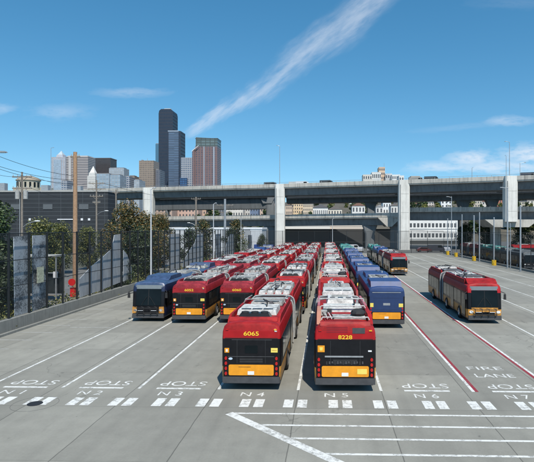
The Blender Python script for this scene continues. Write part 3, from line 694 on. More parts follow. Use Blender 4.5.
capbeam(mid, 268, 23.5, -3.5, 3, 17, 20, 9, CONCD)
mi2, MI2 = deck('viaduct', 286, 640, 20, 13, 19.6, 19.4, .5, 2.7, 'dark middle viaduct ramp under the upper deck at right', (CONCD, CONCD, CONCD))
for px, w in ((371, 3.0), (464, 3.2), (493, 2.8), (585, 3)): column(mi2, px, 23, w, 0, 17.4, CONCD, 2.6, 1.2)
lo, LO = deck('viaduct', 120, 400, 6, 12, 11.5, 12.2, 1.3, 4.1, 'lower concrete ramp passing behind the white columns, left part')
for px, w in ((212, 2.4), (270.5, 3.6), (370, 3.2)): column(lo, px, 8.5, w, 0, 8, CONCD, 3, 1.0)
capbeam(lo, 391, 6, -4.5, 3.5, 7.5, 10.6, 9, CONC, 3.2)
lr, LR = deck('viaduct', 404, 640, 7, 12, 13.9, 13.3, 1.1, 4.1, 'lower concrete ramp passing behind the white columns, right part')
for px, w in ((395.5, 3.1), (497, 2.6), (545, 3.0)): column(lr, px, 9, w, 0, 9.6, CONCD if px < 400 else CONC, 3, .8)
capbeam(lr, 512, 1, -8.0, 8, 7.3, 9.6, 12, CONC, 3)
# lamps and signs on the viaduct
def lamp(px, ytop, ybase, Y, arm, label, zb=None, r=.09, arm_h=0, m=METAL, double=False, name='street_lamp', group=None):
    x = XA(px, Y); z1 = W(px, ytop, Y).z; z0 = zb if zb is not None else W(px, ybase, Y).z
    root = empty(name, (x, Y, z0)); tag(root, label, 'street lamp', group); h = z1-z0
    b = MB(); b.tube((0, 0, 0), (0, 0, h), r, r*.6, m, 8); b.build('pole', root)
    b = MB(); b.box(-r*2, -r*2, 0, r*2, r*2, .35, m, .02, .02); b.build('base', root)
    for s in ((1, -1) if double else (1,)):
        a = arm*s; b = MB(); b.path([(0, 0, h-.1), (a*.5, 0, h+.15), (a*.85, 0, h+.18)], r*.45, m); b.build('arm', root)
        b = MB(); b.prism([(a*.8, h+.12), (a*1.15, h+.12), (a*1.1, h+.24), (a*.85, h+.26)], 'y', -.16, .16, m); hd = b.build('lamp_head', root)
        b = MB(); b.box(min(a*.86, a*1.1), -.12, h+.09, max(a*.86, a*1.1), .12, h+.118, LCLR); b.build('lens', hd)
    return root
GV = 'lamps standing on the upper viaduct'
lamp(279.7, 146, 0, along(279.7, .2)[1], -1.0, 'tall grey lamp on the upper viaduct above the central white column', 21.5, .12, group=GV)
lamp(509.5, 142, 0, along(509.5, .2)[1], -1.3, 'tall lamp with a short arm on the upper viaduct above the rightmost white column', 21.5, .12, group=GV)
lamp(506.2, 156, 0, along(506.2, 11)[1], -.3, 'thinner lamp just left of the tall one above the rightmost white column', 21.5, .1, group=GV)
lamp(520, 163, 0, along(520, 11)[1], 1.6, 'lamp with its arm to the right on the viaduct at far right', 21.5, .1, group=GV)
lamp(472, 168, 0, along(472, 11)[1], .3, 'short lamp on the viaduct, left of the two tall lamps at right', 21.5, .12, group=GV)
lamp(51, 148, 0, 203, 1.1, 'tall lamp left of the skyline towers at the viaduct end', 20.5, .14, group=GV)
def dcar(px, dY, col, van, label):
    x, y = along(px, dY); car(x, y, 21.4, R(-16), col, van, label, 'vehicles on the upper viaduct')
dcar(327, 2.2, (.03, .035, .04), True, 'dark van on the upper viaduct right of the central column')
dcar(303, 3., (.7, .7, .7), True, 'white van on the upper viaduct left of the dark van')
dcar(296, 3.4, (.55, .55, .53), True, 'pale van just right of the central white column on the viaduct')
dcar(271, 2.4, (.03, .03, .03), True, 'black van just left of the central white column on the viaduct')
dcar(432, 2.4, (.03, .035, .04), True, 'dark van on the upper viaduct between the two right columns')
dcar(529, 2.4, (.03, .035, .05), True, 'dark van at the right end of the viaduct')
dcar(417, 3.2, (.3, .28, .25), True, 'brownish van on the viaduct just right of the third white column')
# parked vehicles beyond the far fence
GC = 'vehicles beyond the far fence'
for px, Y, c, v, l in ((290, 149, (.6, .6, .6), True, 'white van behind the far fence beside the central column'), (303, 150, (.3, .32, .34), False, 'grey car behind the far fence, right of the white van'),
                       (318, 150, (.05, .06, .09), False, 'dark blue car behind the far fence near the middle'), (352, 151, (.6, .6, .62), True, 'white van parked far back, left of the teal bus roofs'),
                       (360, 150, (.45, .46, .48), False, 'silver car next to the white van far back'), (424, 149, (.1, .02, .02), False, 'dark red car beyond the fence under the white building'),
                       (436, 149, (.04, .04, .05), True, 'black van beyond the fence under the white building'), (446, 150, (.35, .36, .38), False, 'grey car beyond the fence left of the yellow based poles')):
    car(XA(px, Y), Y, -.02, R(random.choice([5, -8, 90])), c, v, l, GC)
for px, Y, c, v, l in ((258, 152, (.03, .07, .25), True, 'blue van parked behind the left rows of buses'), (100, 75, (.04, .05, .06), False, 'dark car on the street behind the left fence'), (48, 62, (.5, .5, .5), False, 'silver car on the street behind the mesh panels')):
    car(XA(px, Y), Y, -.02, R(90), c, v, l, GC)
# ------------------------------------------------------------------ fences
def meshmat():
    m, t, b = newmat('chain_mesh', .6); b.inputs['Base Color'].default_value = (.02, .022, .022, 1); b.inputs['Alpha'].default_value = .27; return m
MESH = meshmat()
def fence(pts, h, sp, label, zb=0., rails=(3.0, 4.8), post=.045, mesh=True):
    root = empty('fence', (pts[0][0], pts[0][1], 0)); tag(root, label, 'fence'); o0 = Vector((pts[0][0], pts[0][1], 0))
    pm = MB().box(-post, -post, zb, post, post, h, FENCEM).mesh('post')
    for (a, c) in zip(pts, pts[1:]):
        a, c = Vector((*a, 0)), Vector((*c, 0)); d = c-a; n = max(1, round(d.length/sp))
        for i in range(n): place('post', pm, root, a+d*i/n-o0)
        for z in rails+(h-.08,):
            b = MB(); b.tube(a-o0+Vector((0, 0, z)), c-o0+Vector((0, 0, z)), .03, .03, FENCEM, 5); b.build('rail', root)
        if mesh:
            b = MB(); e = Vector((.004, .004, 0)); p = a-o0; q = c-o0
            b.add([p+Vector((.01, 0, zb)), q+Vector((.01, 0, zb)), q+Vector((.01, 0, h-.1)), p+Vector((.01, 0, h-.1))], [(0, 1, 2, 3)], MESH); b.build('wire_mesh', root, fix=False)
    return root
fence([(-21.9, 22), (-21.9, 141)], 6.75, 2.35, 'tall black post and mesh fence along the left side of the yard', .85, post=.062)
fence([(-21.9, 141), (32.4, 141)], 6.3, 4.6, 'tall dark fence closing the far end of the yard', 0, (3.1,), post=.06)
fence([(32.4, 141), (32.4, 30)], 5.9, 4.6, 'tall thin fence along the right side of the yard', .3, (), post=.04)
b = MB(); b.box(-22.15, 12, -.05, -21.65, 141, .82, KERB, .02); tag(b.build('low_wall'), 'low concrete wall under the left fence', 'wall')
b = MB(); b.box(-21.3, 12, -.02, -21.05, 130, .15, KERB); tag(b.build('kerb'), 'concrete kerb running beside the low left wall', 'kerb')
b = MB(); b.box(32.25, 20, -.05, 32.6, 141, .35, KERB); tag(b.build('low_wall'), 'low kerb wall under the right hand fence', 'wall')
# yard lamp poles
GL = 'grey lamp poles around the yard'
for px, yt, Y, arm, l in ((151, 189, 59.3, .5, 'tall grey lamp pole behind the leftmost navy bus'), (213.5, 204, 91.5, .5, 'grey lamp pole by the left fence in the middle distance'), (241, 218, 120, .4, 'thin grey lamp pole near the far end of the left fence'), (332.5, 219, 139, .4, 'grey lamp pole at the far end of the middle rows')):
    lamp(px, yt, 0, Y, arm, l, 0, .11 if Y < 100 else .09, m=mat('pale_pole', (.52, .53, .54), .5, .2, .1), group=GL)
def rpole(px, yt, label, yel, r=.13, arm=False):
    Y = 31.6/((px-328)/500.)*1.0; x = XA(px, Y); h = W(px, yt, Y).z
    root = empty('steel_pole', (x, Y, 0)); tag(root, label, 'pole', 'steel poles along the right fence')
    PM = mat('pole_steel', (.34, .36, .38), .5, .3, .15)
    b = MB(); b.tube((0, 0, 0), (0, 0, h), r, r*.8, PM); b.build('shaft', root)
    b = MB(); b.tube((0, 0, h), (0, 0, h+.12), r*1.1, r*.6, PM); b.build('cap', root)
    if yel:
        b = MB(); b.prism([(.42*math.cos(a*.5236), .42*math.sin(a*.5236)) for a in range(12)], 'z', 0, 1.0, YELL); b.build('base', root)
    if arm:
        b = MB(); b.path([(0, 0, h-.1), (-.9, 0, h+.1)], .05, PM); b.box(-1.3, -.14, h+.03, -.8, .14, h+.16, PM); b.build('arm', root)
rpole(447.7, 219, 'steel pole with yellow base, leftmost along the right fence', True)
rpole(451.5, 197, 'tall thin pole right beside the leftmost yellow based pole', False, .09, True)
rpole(456, 222, 'short steel pole with small yellow base, third from the left', True, .09)
rpole(462, 215, 'steel pole without base left of the middle yellow based pole', False)
rpole(474, 216, 'steel pole with the largest yellow base, middle of the right fence', True, .16)
rpole(479.5, 213, 'steel pole just right of the largest yellow base', False)
rpole(494, 218, 'steel pole with low yellow base in front of the dark green bus', True)
rpole(507.5, 188, 'tallest steel pole, in front of the rightmost white column', False, .15, True)
rpole(510.4, 224, 'thin short pole just right of the tallest steel pole', False, .07)
rpole(520.5, 206, 'steel pole in front of the teal bus at far right', False, .15)
# ------------------------------------------------------------------ utility poles and wires on the left
def utility(px, ytop, Y, r, m, label, arms, transformers=False, lamparm=None, white=False, zb=0):
    x = XA(px, Y); h = W(px, ytop, Y).z; root = empty('utility_pole', (x, Y, zb)); tag(root, label, 'utility pole', 'utility poles along the left street')
    b = MB(); b.tube((0, 0, 0), (0, 0, h), r, r*.72, m, 10); b.build('pole', root)
    for (dz, w) in arms:
        b = MB(); b.box(-w, -.06, h-dz-.07, w, .06, h-dz+.07, WOODG); a = b.build('crossarm', root)
        b = MB()
        for k in range(5): b.tube((-w+.1+k*(2*w-.2)/4, 0, h-dz+.07), (-w+.1+k*(2*w-.2)/4, 0, h-dz+.3), .05, .03, GREY, 6)
        b.build('insulators', a)
        b = MB(); b.tube((-w*.6, -.05, h-dz), (0, -.05, h-dz-.6), .03, .03, WOODG, 4); b.tube((w*.6, -.05, h-dz), (0, -.05, h-dz-.6), .03, .03, WOODG, 4); b.build('brace', root)
    if transformers:
        for s in (-.5, .5):
            b = MB(); b.tube((s, -.1, h-3.3), (s, -.1, h-2.3), .26, .26, GREY, 12); t_ = b.build('transformer', root)
            b = MB(); b.tube((s, -.1, h-2.3), (s, -.1, h-2.1), .06, .04, METAL, 6); b.build('bushing', t_)
    if lamparm:
        a, dz = lamparm; b = MB(); b.path([(0, 0, h-dz-.8), (a*.5, -.1, h-dz-.25), (a, -.1, h-dz)], .04, METAL); b.build('lamp_arm', root)
        b = MB(); b.blob((a*1.15, -.1, h-dz), (.4, .18, .1), LCLR); b.build('lamp_head', root)
    if white:
        b = MB(); b.tube((0, 0, 0), (0, 0, 6.4), r+.02, r+.02, WHITED, 10); b.build('sleeve', root)
    return (x, Y, h)
u1 = utility(75.2, 152, 51, .26, WOOD, 'thick brown wooden utility pole behind the left fence', [(.5, .5)])
u2 = utility(22, 172, 60, .15, WOODG, 'grey utility pole with two white transformers and a lamp arm', [(.6, 1.2), (2.0, 1.2)], True, (1.7, 6.0))
u3 = utility(96.5, 180, 88, .17, WOODG, 'utility pole with several crossarms in front of the dark building', [(.6, 1.4), (1.6, 1.6), (2.9, 1.2), (4.0, .7)], False, (1.6, 5.5), True)
u4 = utility(116, 190, 110, .2, WOODG, 'plain grey pole behind the autumn coloured tree', [(.5, .8)])
u5 = utility(196, 197, 125, .28, WOODG, 'grey wooden pole rising behind the smaller trees at centre left', [(.5, 1.2)], False, (-1.6, 6.5))
u6 = utility(225, 199, 120, .36, METAL, 'thick grey steel pole with crossarms at centre left', [(1.5, 2.), (3.2, 1.6)])
def wire(a, c, sag, label, r=.018):
    b = MB(); a, c = Vector(a), Vector(c); n = 14; pts = []
    for i in range(n+1):
        t = i/n; p = a.lerp(c, t); p.z -= sag*4*t*(1-t); pts.append(p)
    b.path(pts, r, mat('cable', (.02, .02, .022), .7), 4); tag(b.build('overhead_wire'), label, 'wire', 'overhead wires at upper left')
def Wp(px, py, Y): return W(px, py, Y)
wire(Wp(-8, 153.5, 42), Wp(75, 176, 51), .3, 'topmost of the overhead wires at left')
wire(Wp(-8, 164, 42), Wp(75, 180, 51), .3, 'second overhead wire from the top at left')
wire(Wp(-8, 166.5, 42), Wp(75, 184, 51), .3, 'third overhead wire from the top at left')
wire(Wp(-8, 173, 50), (u2[0], u2[1], u2[2]-.5), .2, 'wire running to the pole with two transformers from the left')
wire((u2[0]+1, u2[1], u2[2]-.4), (u3[0]-1, u3[1], u3[2]-.4), .8, 'upper wire between the transformer pole and the many armed pole')
wire((u2[0]+1, u2[1], u2[2]-1.9), (u3[0]-1, u3[1], u3[2]-2.8), .9, 'lower wire between the transformer pole and the many armed pole')
wire((u3[0]+1, u3[1], u3[2]-.5), (u5[0], u5[1], u5[2]-.4), .8, 'wire from the many armed pole to the centre left pole', .03)
wire((u5[0], u5[1], u5[2]-.4), (u6[0], u6[1], u6[2]-1.4), .3, 'short wire between the two centre left poles', .03)
wire((XA(410, 112), 112, 6.6), (XA(534, 80), 80, 6.3), .2, 'thin wire strung along the right fence poles', .03)
o = lamp(-22, 154, 0, 44, 2.3, 'pale street lamp head reaching in from the left edge of the picture', 0, .12)
# ------------------------------------------------------------------ perforated panels, signs, street objects at left
def panelmat():
    m, t, b = newmat('perforated_panel', .5); tc = t.n('ShaderNodeTexCoord')
    n1 = t.noise(tc.outputs['Object'], 9, 8, .85); n2 = t.noise(tc.outputs['Object'], .5, 3)
    f = t.rng(t.m('ADD', n1, t.m('MULTIPLY', t.m('SUBTRACT', n2, .5), .7)), .40, .56)
    t.nt.links.new(t.mix(f, (.09, .105, .12), (.62, .67, .72)), b.inputs['Base Color']); b.inputs['Metallic'].default_value = .2; return m
def plainpanel():
    m, t, b = newmat('grey_panel', .5); tc = t.n('ShaderNodeTexCoord'); sp = t.n('ShaderNodeSeparateXYZ'); t.nt.links.new(tc.outputs['Object'], sp.inputs[0])
    n1 = t.noise(t.vec(t.m('MULTIPLY', sp.outputs[1], 3), 0., t.m('MULTIPLY', sp.outputs[2], .4)), 1.5, 6, .7)
    t.nt.links.new(t.mix(t.rng(n1, .4, .65), (.60, .62, .64), (.42, .44, .47)), b.inputs['Base Color']); return m
PAN, PAN2 = panelmat(), plainpanel()
def fpanel(poly, label, m):                 # outline in picture points, standing on the plane of the fence
    X = -22.16; pts = []
    for px, py in poly:
        d = ray(px, py); t = X/d.x; pts.append((d.y*t, HC+d.z*t))
    b = MB(); b.prism(pts, 'x', X-.06, X, m); return tag(b.build('metal_panel'), label, 'panel', 'metal panels on the left fence')
fpanel([(14, 237), (30, 235.5), (30.4, 312), (15, 317)], 'speckled blue grey metal panel, leftmost on the left fence', PAN)
fpanel([(33, 235.5), (47.6, 235), (48, 305), (33, 311.5)], 'speckled blue grey metal panel right of the leftmost one', PAN)
fpanel([(80, 297.5), (79.7, 279), (91, 267), (103, 257), (112.3, 248.5), (114.5, 235), (121.8, 234), (122.3, 281.5), (100, 290.5)], 'grey sail shaped metal panel sweeping up to a narrow tip on the left fence', PAN2)
FP2 = [([(169.5, 234), (179.5, 233.5), (179.8, 268.5), (169.7, 271)], PAN2, 'narrow grey metal panel on the left fence just right of the first white column'),
 ([(183, 267.5), (183.2, 262), (190, 250), (195, 243), (197, 234), (203, 233.5), (203.2, 262), (192, 265)], PAN2, 'sail shaped metal panel on the fence at centre left, behind the lamp pole'),
 ([(216, 234), (221, 233.6), (221.2, 257.2), (216.2, 258.5)], PAN, 'narrow speckled metal panel near the steel pole'),
 ([(224, 256.5), (226, 246), (230, 234), (234, 234), (234.2, 254)], PAN2, 'small sail shaped metal panel right of the steel pole'),
 ([(248, 235), (252, 235), (252, 249.5), (248, 250.5)], PAN, 'farthest small metal panel on the left fence')]
for pl, m_, l_ in FP2: fpanel(pl, l_, m_)
fpanel([(123.6, 250), (127.5, 255), (131.5, 268), (131.8, 278.5), (123.7, 281.5)], 'small grey fin shaped panel just right of the sail shaped panel', PAN2)
def street_thing(name, px, Y, z0=0.): 
    o = empty(name, (XA(px, Y), Y, z0)); return o
r_ = street_thing('hydrant_box', 73, 50); tag(r_, 'small red box with a red round panel above it beside the brown pole', 'utility box')
RP = mat('signal_red', (.60, .015, .015), .45)
b = MB(); b.box(-.22, -.2, .1, .24, .2, .95, RP, .02, .02); b.build('box', r_)
b = MB(); b.box(-.24, -.22, .95, .26, .22, 1.0, mat('dark_lid', (.2, .01, .01), .5)); b.build('lid', r_)
b = MB(); b.tube((-.12, -.05, 1.55), (-.12, .05, 1.55), .36, .36, RP, 16); b.tube((-.12, .06, .9), (-.12, .06, 2.0), .03, .03, METAL); b.build('panel', r_)
r_ = street_thing('street_sign', 55.5, 48); tag(r_, 'small white sign on a thin post left of the brown pole', 'sign')
b = MB(); b.tube((0, 0, 0), (0, 0, 2.8), .03, .03, METAL); b.build('post', r_); b = MB(); b.box(-.22, -.04, 2.2, .22, -.02, 2.8, PLATE); b.build('sign_board', r_)
r_ = street_thing('bus_shelter', 36, 47); tag(r_, 'open street shelter with a white roof edge behind the speckled panels', 'shelter')
b = MB(); b.box(-2.3, 0, 4.3, 2.0, 1.6, 4.45, WHITE); b.build('roof', r_)
for x in (-2.2, 1.9):
    for y in (.1, 1.5): b = MB(); b.box(x-.05, y-.05, 0, x+.05, y+.05, 4.3, METAL); b.build('post', r_)
b = MB(); b.box(-2.2, 1.4, .6, 1.9, 1.43, 2.6, GLASSL); b.build('back_glass', r_); b = MB(); b.box(-1.6, .9, .45, 1.3, 1.3, .52, WOODG); b.build('bench', r_)
b = MB(); X = -22.0; p = W(36.5, 276, 38.2); b.box(-21.845, 36.9, 2.9, -21.83, 37.8, 4.1, mat('notice_yellow', (.42, .42, .30), .7, var=.6, scale=6)); tag(b.build('notice_board'), 'pale yellow notice hung on the fence over the speckled panels', 'notice')
for Y, l in ((31., 'pale concrete bollard behind the fence at the lower left edge'),):
    b = MB(); b.tube((-23.2, Y, .1), (-23.2, Y, 2.0), .28, .28, KERB, 14); tag(b.build('bollard'), l, 'bollard')
# ------------------------------------------------------------------ trees
def leafmat(name, a, c):
    m, t, b = newmat(name, .7); oi = t.n('ShaderNodeNewGeometry')
    n = t.noise(oi.outputs['Position'], .9, 3); rp = oi.outputs['Random Per Island']
    f = t.m('ADD', t.m('MULTIPLY', rp, .6), t.m('MULTIPLY', t.rng(n, .3, .7), .4)); t.nt.links.new(t.mix(f, a, c), b.inputs['Base Color'])
    b.inputs['Roughness'].default_value = .55; return m
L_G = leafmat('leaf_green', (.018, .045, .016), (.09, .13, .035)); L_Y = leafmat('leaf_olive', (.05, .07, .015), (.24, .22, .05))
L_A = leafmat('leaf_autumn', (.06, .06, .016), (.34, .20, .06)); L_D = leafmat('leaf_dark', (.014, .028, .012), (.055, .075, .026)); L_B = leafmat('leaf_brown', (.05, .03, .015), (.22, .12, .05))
def crown_mesh(h0, h1, rad, n, sz, m, m2, seed, clumps=16, low=None):
    rnd = random.Random(seed); b = MB(); b.k(m); b.k(m2); cl = []
    for i in range(clumps):
        t = (i+.5)/clumps; z = h0+(h1-h0)*t; rr = rad*(math.sin(math.pi*min(.97, .14+.86*t))**.65)*(.6 if t > .93 else 1)
        a = i*2.4+rnd.uniform(-.4, .4); k = rnd.uniform(.25, .78); cl.append((Vector((rr*k*math.cos(a), rr*k*math.sin(a), z)), rad*rnd.uniform(.3, .52)))
    for i in range(n):
        c, r_ = rnd.choice(cl); d = Vector((rnd.gauss(0, 1), rnd.gauss(0, 1), rnd.gauss(0, .8))).normalized()*r_*(rnd.random()**.4)
        p = c+d; u = Vector((rnd.gauss(0, 1), rnd.gauss(0, 1), rnd.gauss(0, .6))).normalized(); v = u.cross(Vector((rnd.gauss(0, 1), rnd.gauss(0, 1), rnd.gauss(0, 1)))).normalized()
        s = sz*rnd.uniform(.6, 1.3); o = len(b.v); b.v += [tuple(p-u*s), tuple(p+v*s*.55), tuple(p+u*s), tuple(p-v*s*.55)]; b.f.append([o, o+1, o+2, o+3])
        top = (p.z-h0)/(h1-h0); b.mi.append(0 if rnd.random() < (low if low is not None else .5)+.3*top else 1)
    return b.mesh('crown', fix=False), cl
def tree_proto(h, rad, n, sz, m, m2, seed, base=.22, low=None, clumps=16):
    cm, cl = crown_mesh(h*base, h*.98, rad, n, sz, m, m2, seed, clumps, low); b = MB(); r0 = h*.022+.06
    b.tube((0, 0, -.1), (0, 0, h*.4), r0, r0*.7, BARK, 8); b.tube((0, 0, h*.4), (0, 0, h*.85), r0*.7, r0*.2, BARK, 6)
    for c, _ in cl[::2]: b.tube((0, 0, max(h*.18, c.z-h*.2)), c, r0*.4, r0*.1, BARK, 5)
    return cm, b.mesh('trunk')
def tree(x, y, z, pr, label, s=1, rz=0, group='trees along the left street', sz=None):
    r_ = empty('tree', (x, y, z), rz); r_.scale = (s, s, sz or s); tag(r_, label, 'tree', group); place('trunk', pr[1], r_, (0, 0, 0)); place('crown', pr[0], r_, (0, 0, 0)); return r_
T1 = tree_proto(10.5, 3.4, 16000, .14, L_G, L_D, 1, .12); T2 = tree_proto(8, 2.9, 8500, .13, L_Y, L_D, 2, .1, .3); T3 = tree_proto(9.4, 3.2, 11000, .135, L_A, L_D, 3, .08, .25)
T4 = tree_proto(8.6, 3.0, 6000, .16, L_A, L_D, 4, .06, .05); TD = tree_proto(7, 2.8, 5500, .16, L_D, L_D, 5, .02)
tree(XA(-14, 42), 42, 0, T1, 'green leafy tree cut by the left edge of the picture', .95, sz=.9)
tree(XA(-2, 38), 38, -.5, TD, 'dark bushy tree below the leafy one at the left edge', .75)
tree(XA(42, 68), 68, 0, T2, 'olive green tree between the transformer pole and the brown pole', .98, 1)
tree(XA(60, 76), 76, 0, T2, 'yellowish green tree just left of the brown pole', .92, 2.2)
tree(XA(88, 84), 84, 0, T2, 'green tree right of the brown wooden pole', .85, .4)
tree(XA(127, 68), 68, 0, T3, 'large tree with orange brown autumn leaves left of the first white column', 1.08, 1.3)
tree(XA(147, 77), 77, 0, T3, 'orange brown tree in front of the first white column', .95, 4.)
tree(XA(139, 66), 66, 0, TD, 'dark tree under the autumn coloured ones', .95, 4.)
tree(XA(160, 88), 88, 0, T3, 'brownish tree just right of the first white column', .98, 2.)
tree(XA(190, 100), 100, 0, TD, 'dark bushy tree left of the grey wooden pole', .95, 2.)
tree(XA(204, 108), 108, 0, T4, 'tree with brown top behind the lamp pole at centre left', 1.0, 5.)
tree(XA(236, 124), 124, 0, T4, 'small brown topped tree left of the central white column', 1.03, .9)
tree(XA(231, 121), 121, 0, TD, 'dark tree below the small brown topped tree', .95, 4.4)
tree(XA(116, 54.5), 54.5, 0, TD, 'dark shrub tree right behind the sail shaped panel', .6, 5)
tree(XA(262, 150), 150, 0, TD, 'dark bush left of the foot of the central white column', .7, 5)
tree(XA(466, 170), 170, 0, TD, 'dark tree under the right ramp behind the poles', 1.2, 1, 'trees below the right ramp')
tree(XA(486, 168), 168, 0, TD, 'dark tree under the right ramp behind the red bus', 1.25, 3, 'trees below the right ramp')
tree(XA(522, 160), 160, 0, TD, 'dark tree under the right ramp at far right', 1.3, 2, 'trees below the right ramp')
hedge = MB(); rnd = random.Random(3)
for i in range(12000):
    y = rnd.uniform(23, 125); p = Vector((-23.3+rnd.gauss(0, .5), y, abs(rnd.gauss(.2, .3+.25*math.sin(y*.9)**2)))); u = Vector((rnd.gauss(0, 1), rnd.gauss(0, 1), rnd.gauss(0, 1))).normalized(); v = u.orthogonal().normalized(); s = .1
    o_ = len(hedge.v); hedge.v += [tuple(p-u*s), tuple(p+v*s*.6), tuple(p+u*s), tuple(p-v*s*.6)]; hedge.f.append([o_, o_+1, o_+2, o_+3]); hedge.mi.append(0)
hedge.k(L_Y); tag(hedge.build('ground_cover', fix=False), 'weeds and low plants along the foot of the left wall', 'ground cover', kind='stuff')
# ------------------------------------------------------------------ buildings near
def building(name, px0, px1, ytop, Y, dep, z0, wall, label, rows, cols, cat='building', wh=.5, ww=.55, glass=GLASS, roofm=None, parapet=.6, group=None, zlow=0., gable=False):
    x0, x1 = XA(px0, Y), XA(px1, Y); zt = W((px0+px1)/2, ytop, Y).z; w = x1-x0; h = zt-z0
    r_ = empty(name, ((x0+x1)/2, Y, z0)); tag(r_, label, cat, group)
    b = MB(); b.box(-w/2, 0, -3, w/2, dep, h, wall); wo = b.build('wall', r_)
    if gable: b = MB(); gh = min(2.2, w*.28); b.prism([(-w/2-.3, h+.002), (w/2+.3, h+.002), (0, h+gh)], 'y', -.3, dep, roofm or wall); b.build('roof', r_)
    else: b = MB(); b.box(-w/2-.15, -.15, h+.002, w/2+.15, dep+.15, h+.002+parapet, roofm or wall, .05, .05); b.build('roof', r_)
    fh = (h-zlow)/max(rows, 1); cw = w/max(cols, 1); wm = None
    if rows and cols:
        wm = MB().box(-cw*ww/2, -.06, 0, cw*ww/2, -.003, fh*wh, glass).mesh('window')
        for i in range(rows):
            for k in range(cols): place('window', wm, r_, (-w/2+cw*(k+.5), 0, zlow+fh*(i+.28)))
    return r_
b = building('office_building', 409, 461, 220, 225, 14, 0, mat('white_render', (.72, .72, .70), .7, var=.1, scale=.3), 'white office block with two rows of dark windows right of the third white column', 2, 14, wh=.40, ww=.62, zlow=1.6, glass=mat('office_glass', (.10, .11, .12), .3, var=.6, scale=.5))
bb = MB(); x0 = (XA(461, 225)-XA(409, 225))/2; bb.box(-x0-.1, -.35, 0, x0+.1, -.004, 1.5, mat('dark_ground_floor', (.04, .045, .045), .8)); bb.build('ground_floor', b)
bb = MB()
for zz in (2.5, 7.0): bb.box(-x0-.05, -.22, zz-.35, x0+.05, -.07, zz-.1, mat('white_render', (.72,)*3))
bb.build('ledge', b)
building('warehouse', 160, 262, 229.3, 152, 12, 0, concrete('corrugated_white', (.60, .62, .64), .3, .8), 'long white warehouse wall behind the trees and the left fence', 0, 0, 'warehouse')
wb = building('warehouse', 284, 392, 230.6, 192, 10, 0, mat('under_ramp_shade', (.05, .052, .055), .8), 'long dark block painted as the shaded opening under the lower ramp at the yard end', 0, 0, 'dark opening')  # dark box, the shade under the ramp is put into its colour
# big building at left, the shadow on its face painted into the cladding colour
DKM, t, bs = newmat('shaded_cladding', .75)
tc = t.n('ShaderNodeTexCoord'); sp = t.n('ShaderNodeSeparateXYZ'); t.nt.links.new(tc.outputs['Object'], sp.inputs[0])
f = t.m('LESS_THAN', t.m('FRACT', t.m('DIVIDE', sp.outputs[2], 1.15)), .13); f2 = t.m('LESS_THAN', t.m('FRACT', t.m('DIVIDE', sp.outputs[0], 6.1)), .02)
nz = t.noise(tc.outputs['Object'], .25, 5); base = t.mix(nz, (.012, .015, .019), (.03, .034, .04))
t.nt.links.new(t.mix(t.m('MULTIPLY', t.m('MAXIMUM', f, f2), .6), base, (.075, .085, .095)), bs.inputs['Base Color'])
bd = building('dark_building', -30, 108, 192, 135, 6, 0, DKM, 'huge building with its shaded face painted dark behind the left street and trees', 0, 0, 'building', roofm=mat('pale_coping', (.30, .30, .29), .8), parapet=.45)
hw = (XA(108, 135)-XA(-30, 135))/2
bb = MB(); bb.box(hw-14, -.2, 9.3, hw-8.5, -.02, 9.55, PLATE); bb.build('wall_strip', bd)
for k, dx in enumerate((30, 31.6, 22, 7.5, 5.5)):
    bb = MB(); bb.box(hw-dx, -.15, 9.1, hw-dx+.6, -.01, 9.7, PLATE); bb.build('wall_light', bd)
for dx, w_, h_ in ((38, 3, 1.6), (33, 1.5, 2.4), (21, 2, 1.8), (12, 2.4, 1.5)):
    bb = MB(); z = W(40, 192, 135).z; bb.box(hw-dx, 4, z+.46, hw-dx+w_, 5.5, z+.46+h_, METAL); bb.build('roof_unit', bd)
for dx in (60, 52, 44, 36, 27, 18, 8):
    bb = MB(); bb.box(hw-dx, -.12, 12.2, hw-dx+2.6, -.01, 13.6, mat('louvre_grey', (.10, .11, .12), .7)); lv = bb.build('louvre', bd)
for dx in (48, 24.5, 3):
    bb = MB(); bb.tube((hw-dx, -.14, 0), (hw-dx, -.14, 16), .1, .1, METAL, 6); bb.build('drain_pipe', bd)
pv = empty('pavilion', (XA(28.5, 260), 260, 0)); tag(pv, 'round topped pale building with dark openings above the dark building', 'building')
PB = mat('pavilion_stone', (.42, .38, .30), .8)
b = MB(); rr = 5.8; zt = W(28, 181, 260).z
b.prism([(rr*math.cos(a*.2618), rr*.8*math.sin(a*.2618)) for a in range(24)], 'z', 0, zt, PB); b.build('wall', pv)
b = MB(); n = 24; k0 = [(1.08, 0), (1.08, .5), (.8, 1.7), (.35, 2.6), (.0, 2.9)]; vs = [(rr*s_*math.cos(6.28319*i/n), rr*.8*s_*math.sin(6.28319*i/n), zt+h_) for s_, h_ in k0 for i in range(n)]
b.add(vs, [(j_*n+i, j_*n+(i+1) % n, (j_+1)*n+(i+1) % n, (j_+1)*n+i) for j_ in range(4) for i in range(n)], mat('pavilion_roof', (.30, .25, .19), .8)); b.build('roof', pv)
for a in range(8):
    an = -math.pi*(a+.5)/8; b = MB(); b.box(-.45, -.1, 0, .45, .1, 2.6, GLASS); o = b.build('window', pv, (rr*1.01*math.cos(an), rr*.81*math.sin(an), zt-3.4)); o.rotation_euler.z = an+math.pi/2
b = MB(); b.box(-9, 1, 0, 9, 8, zt-3.2, PB); b.build('wing', pv)
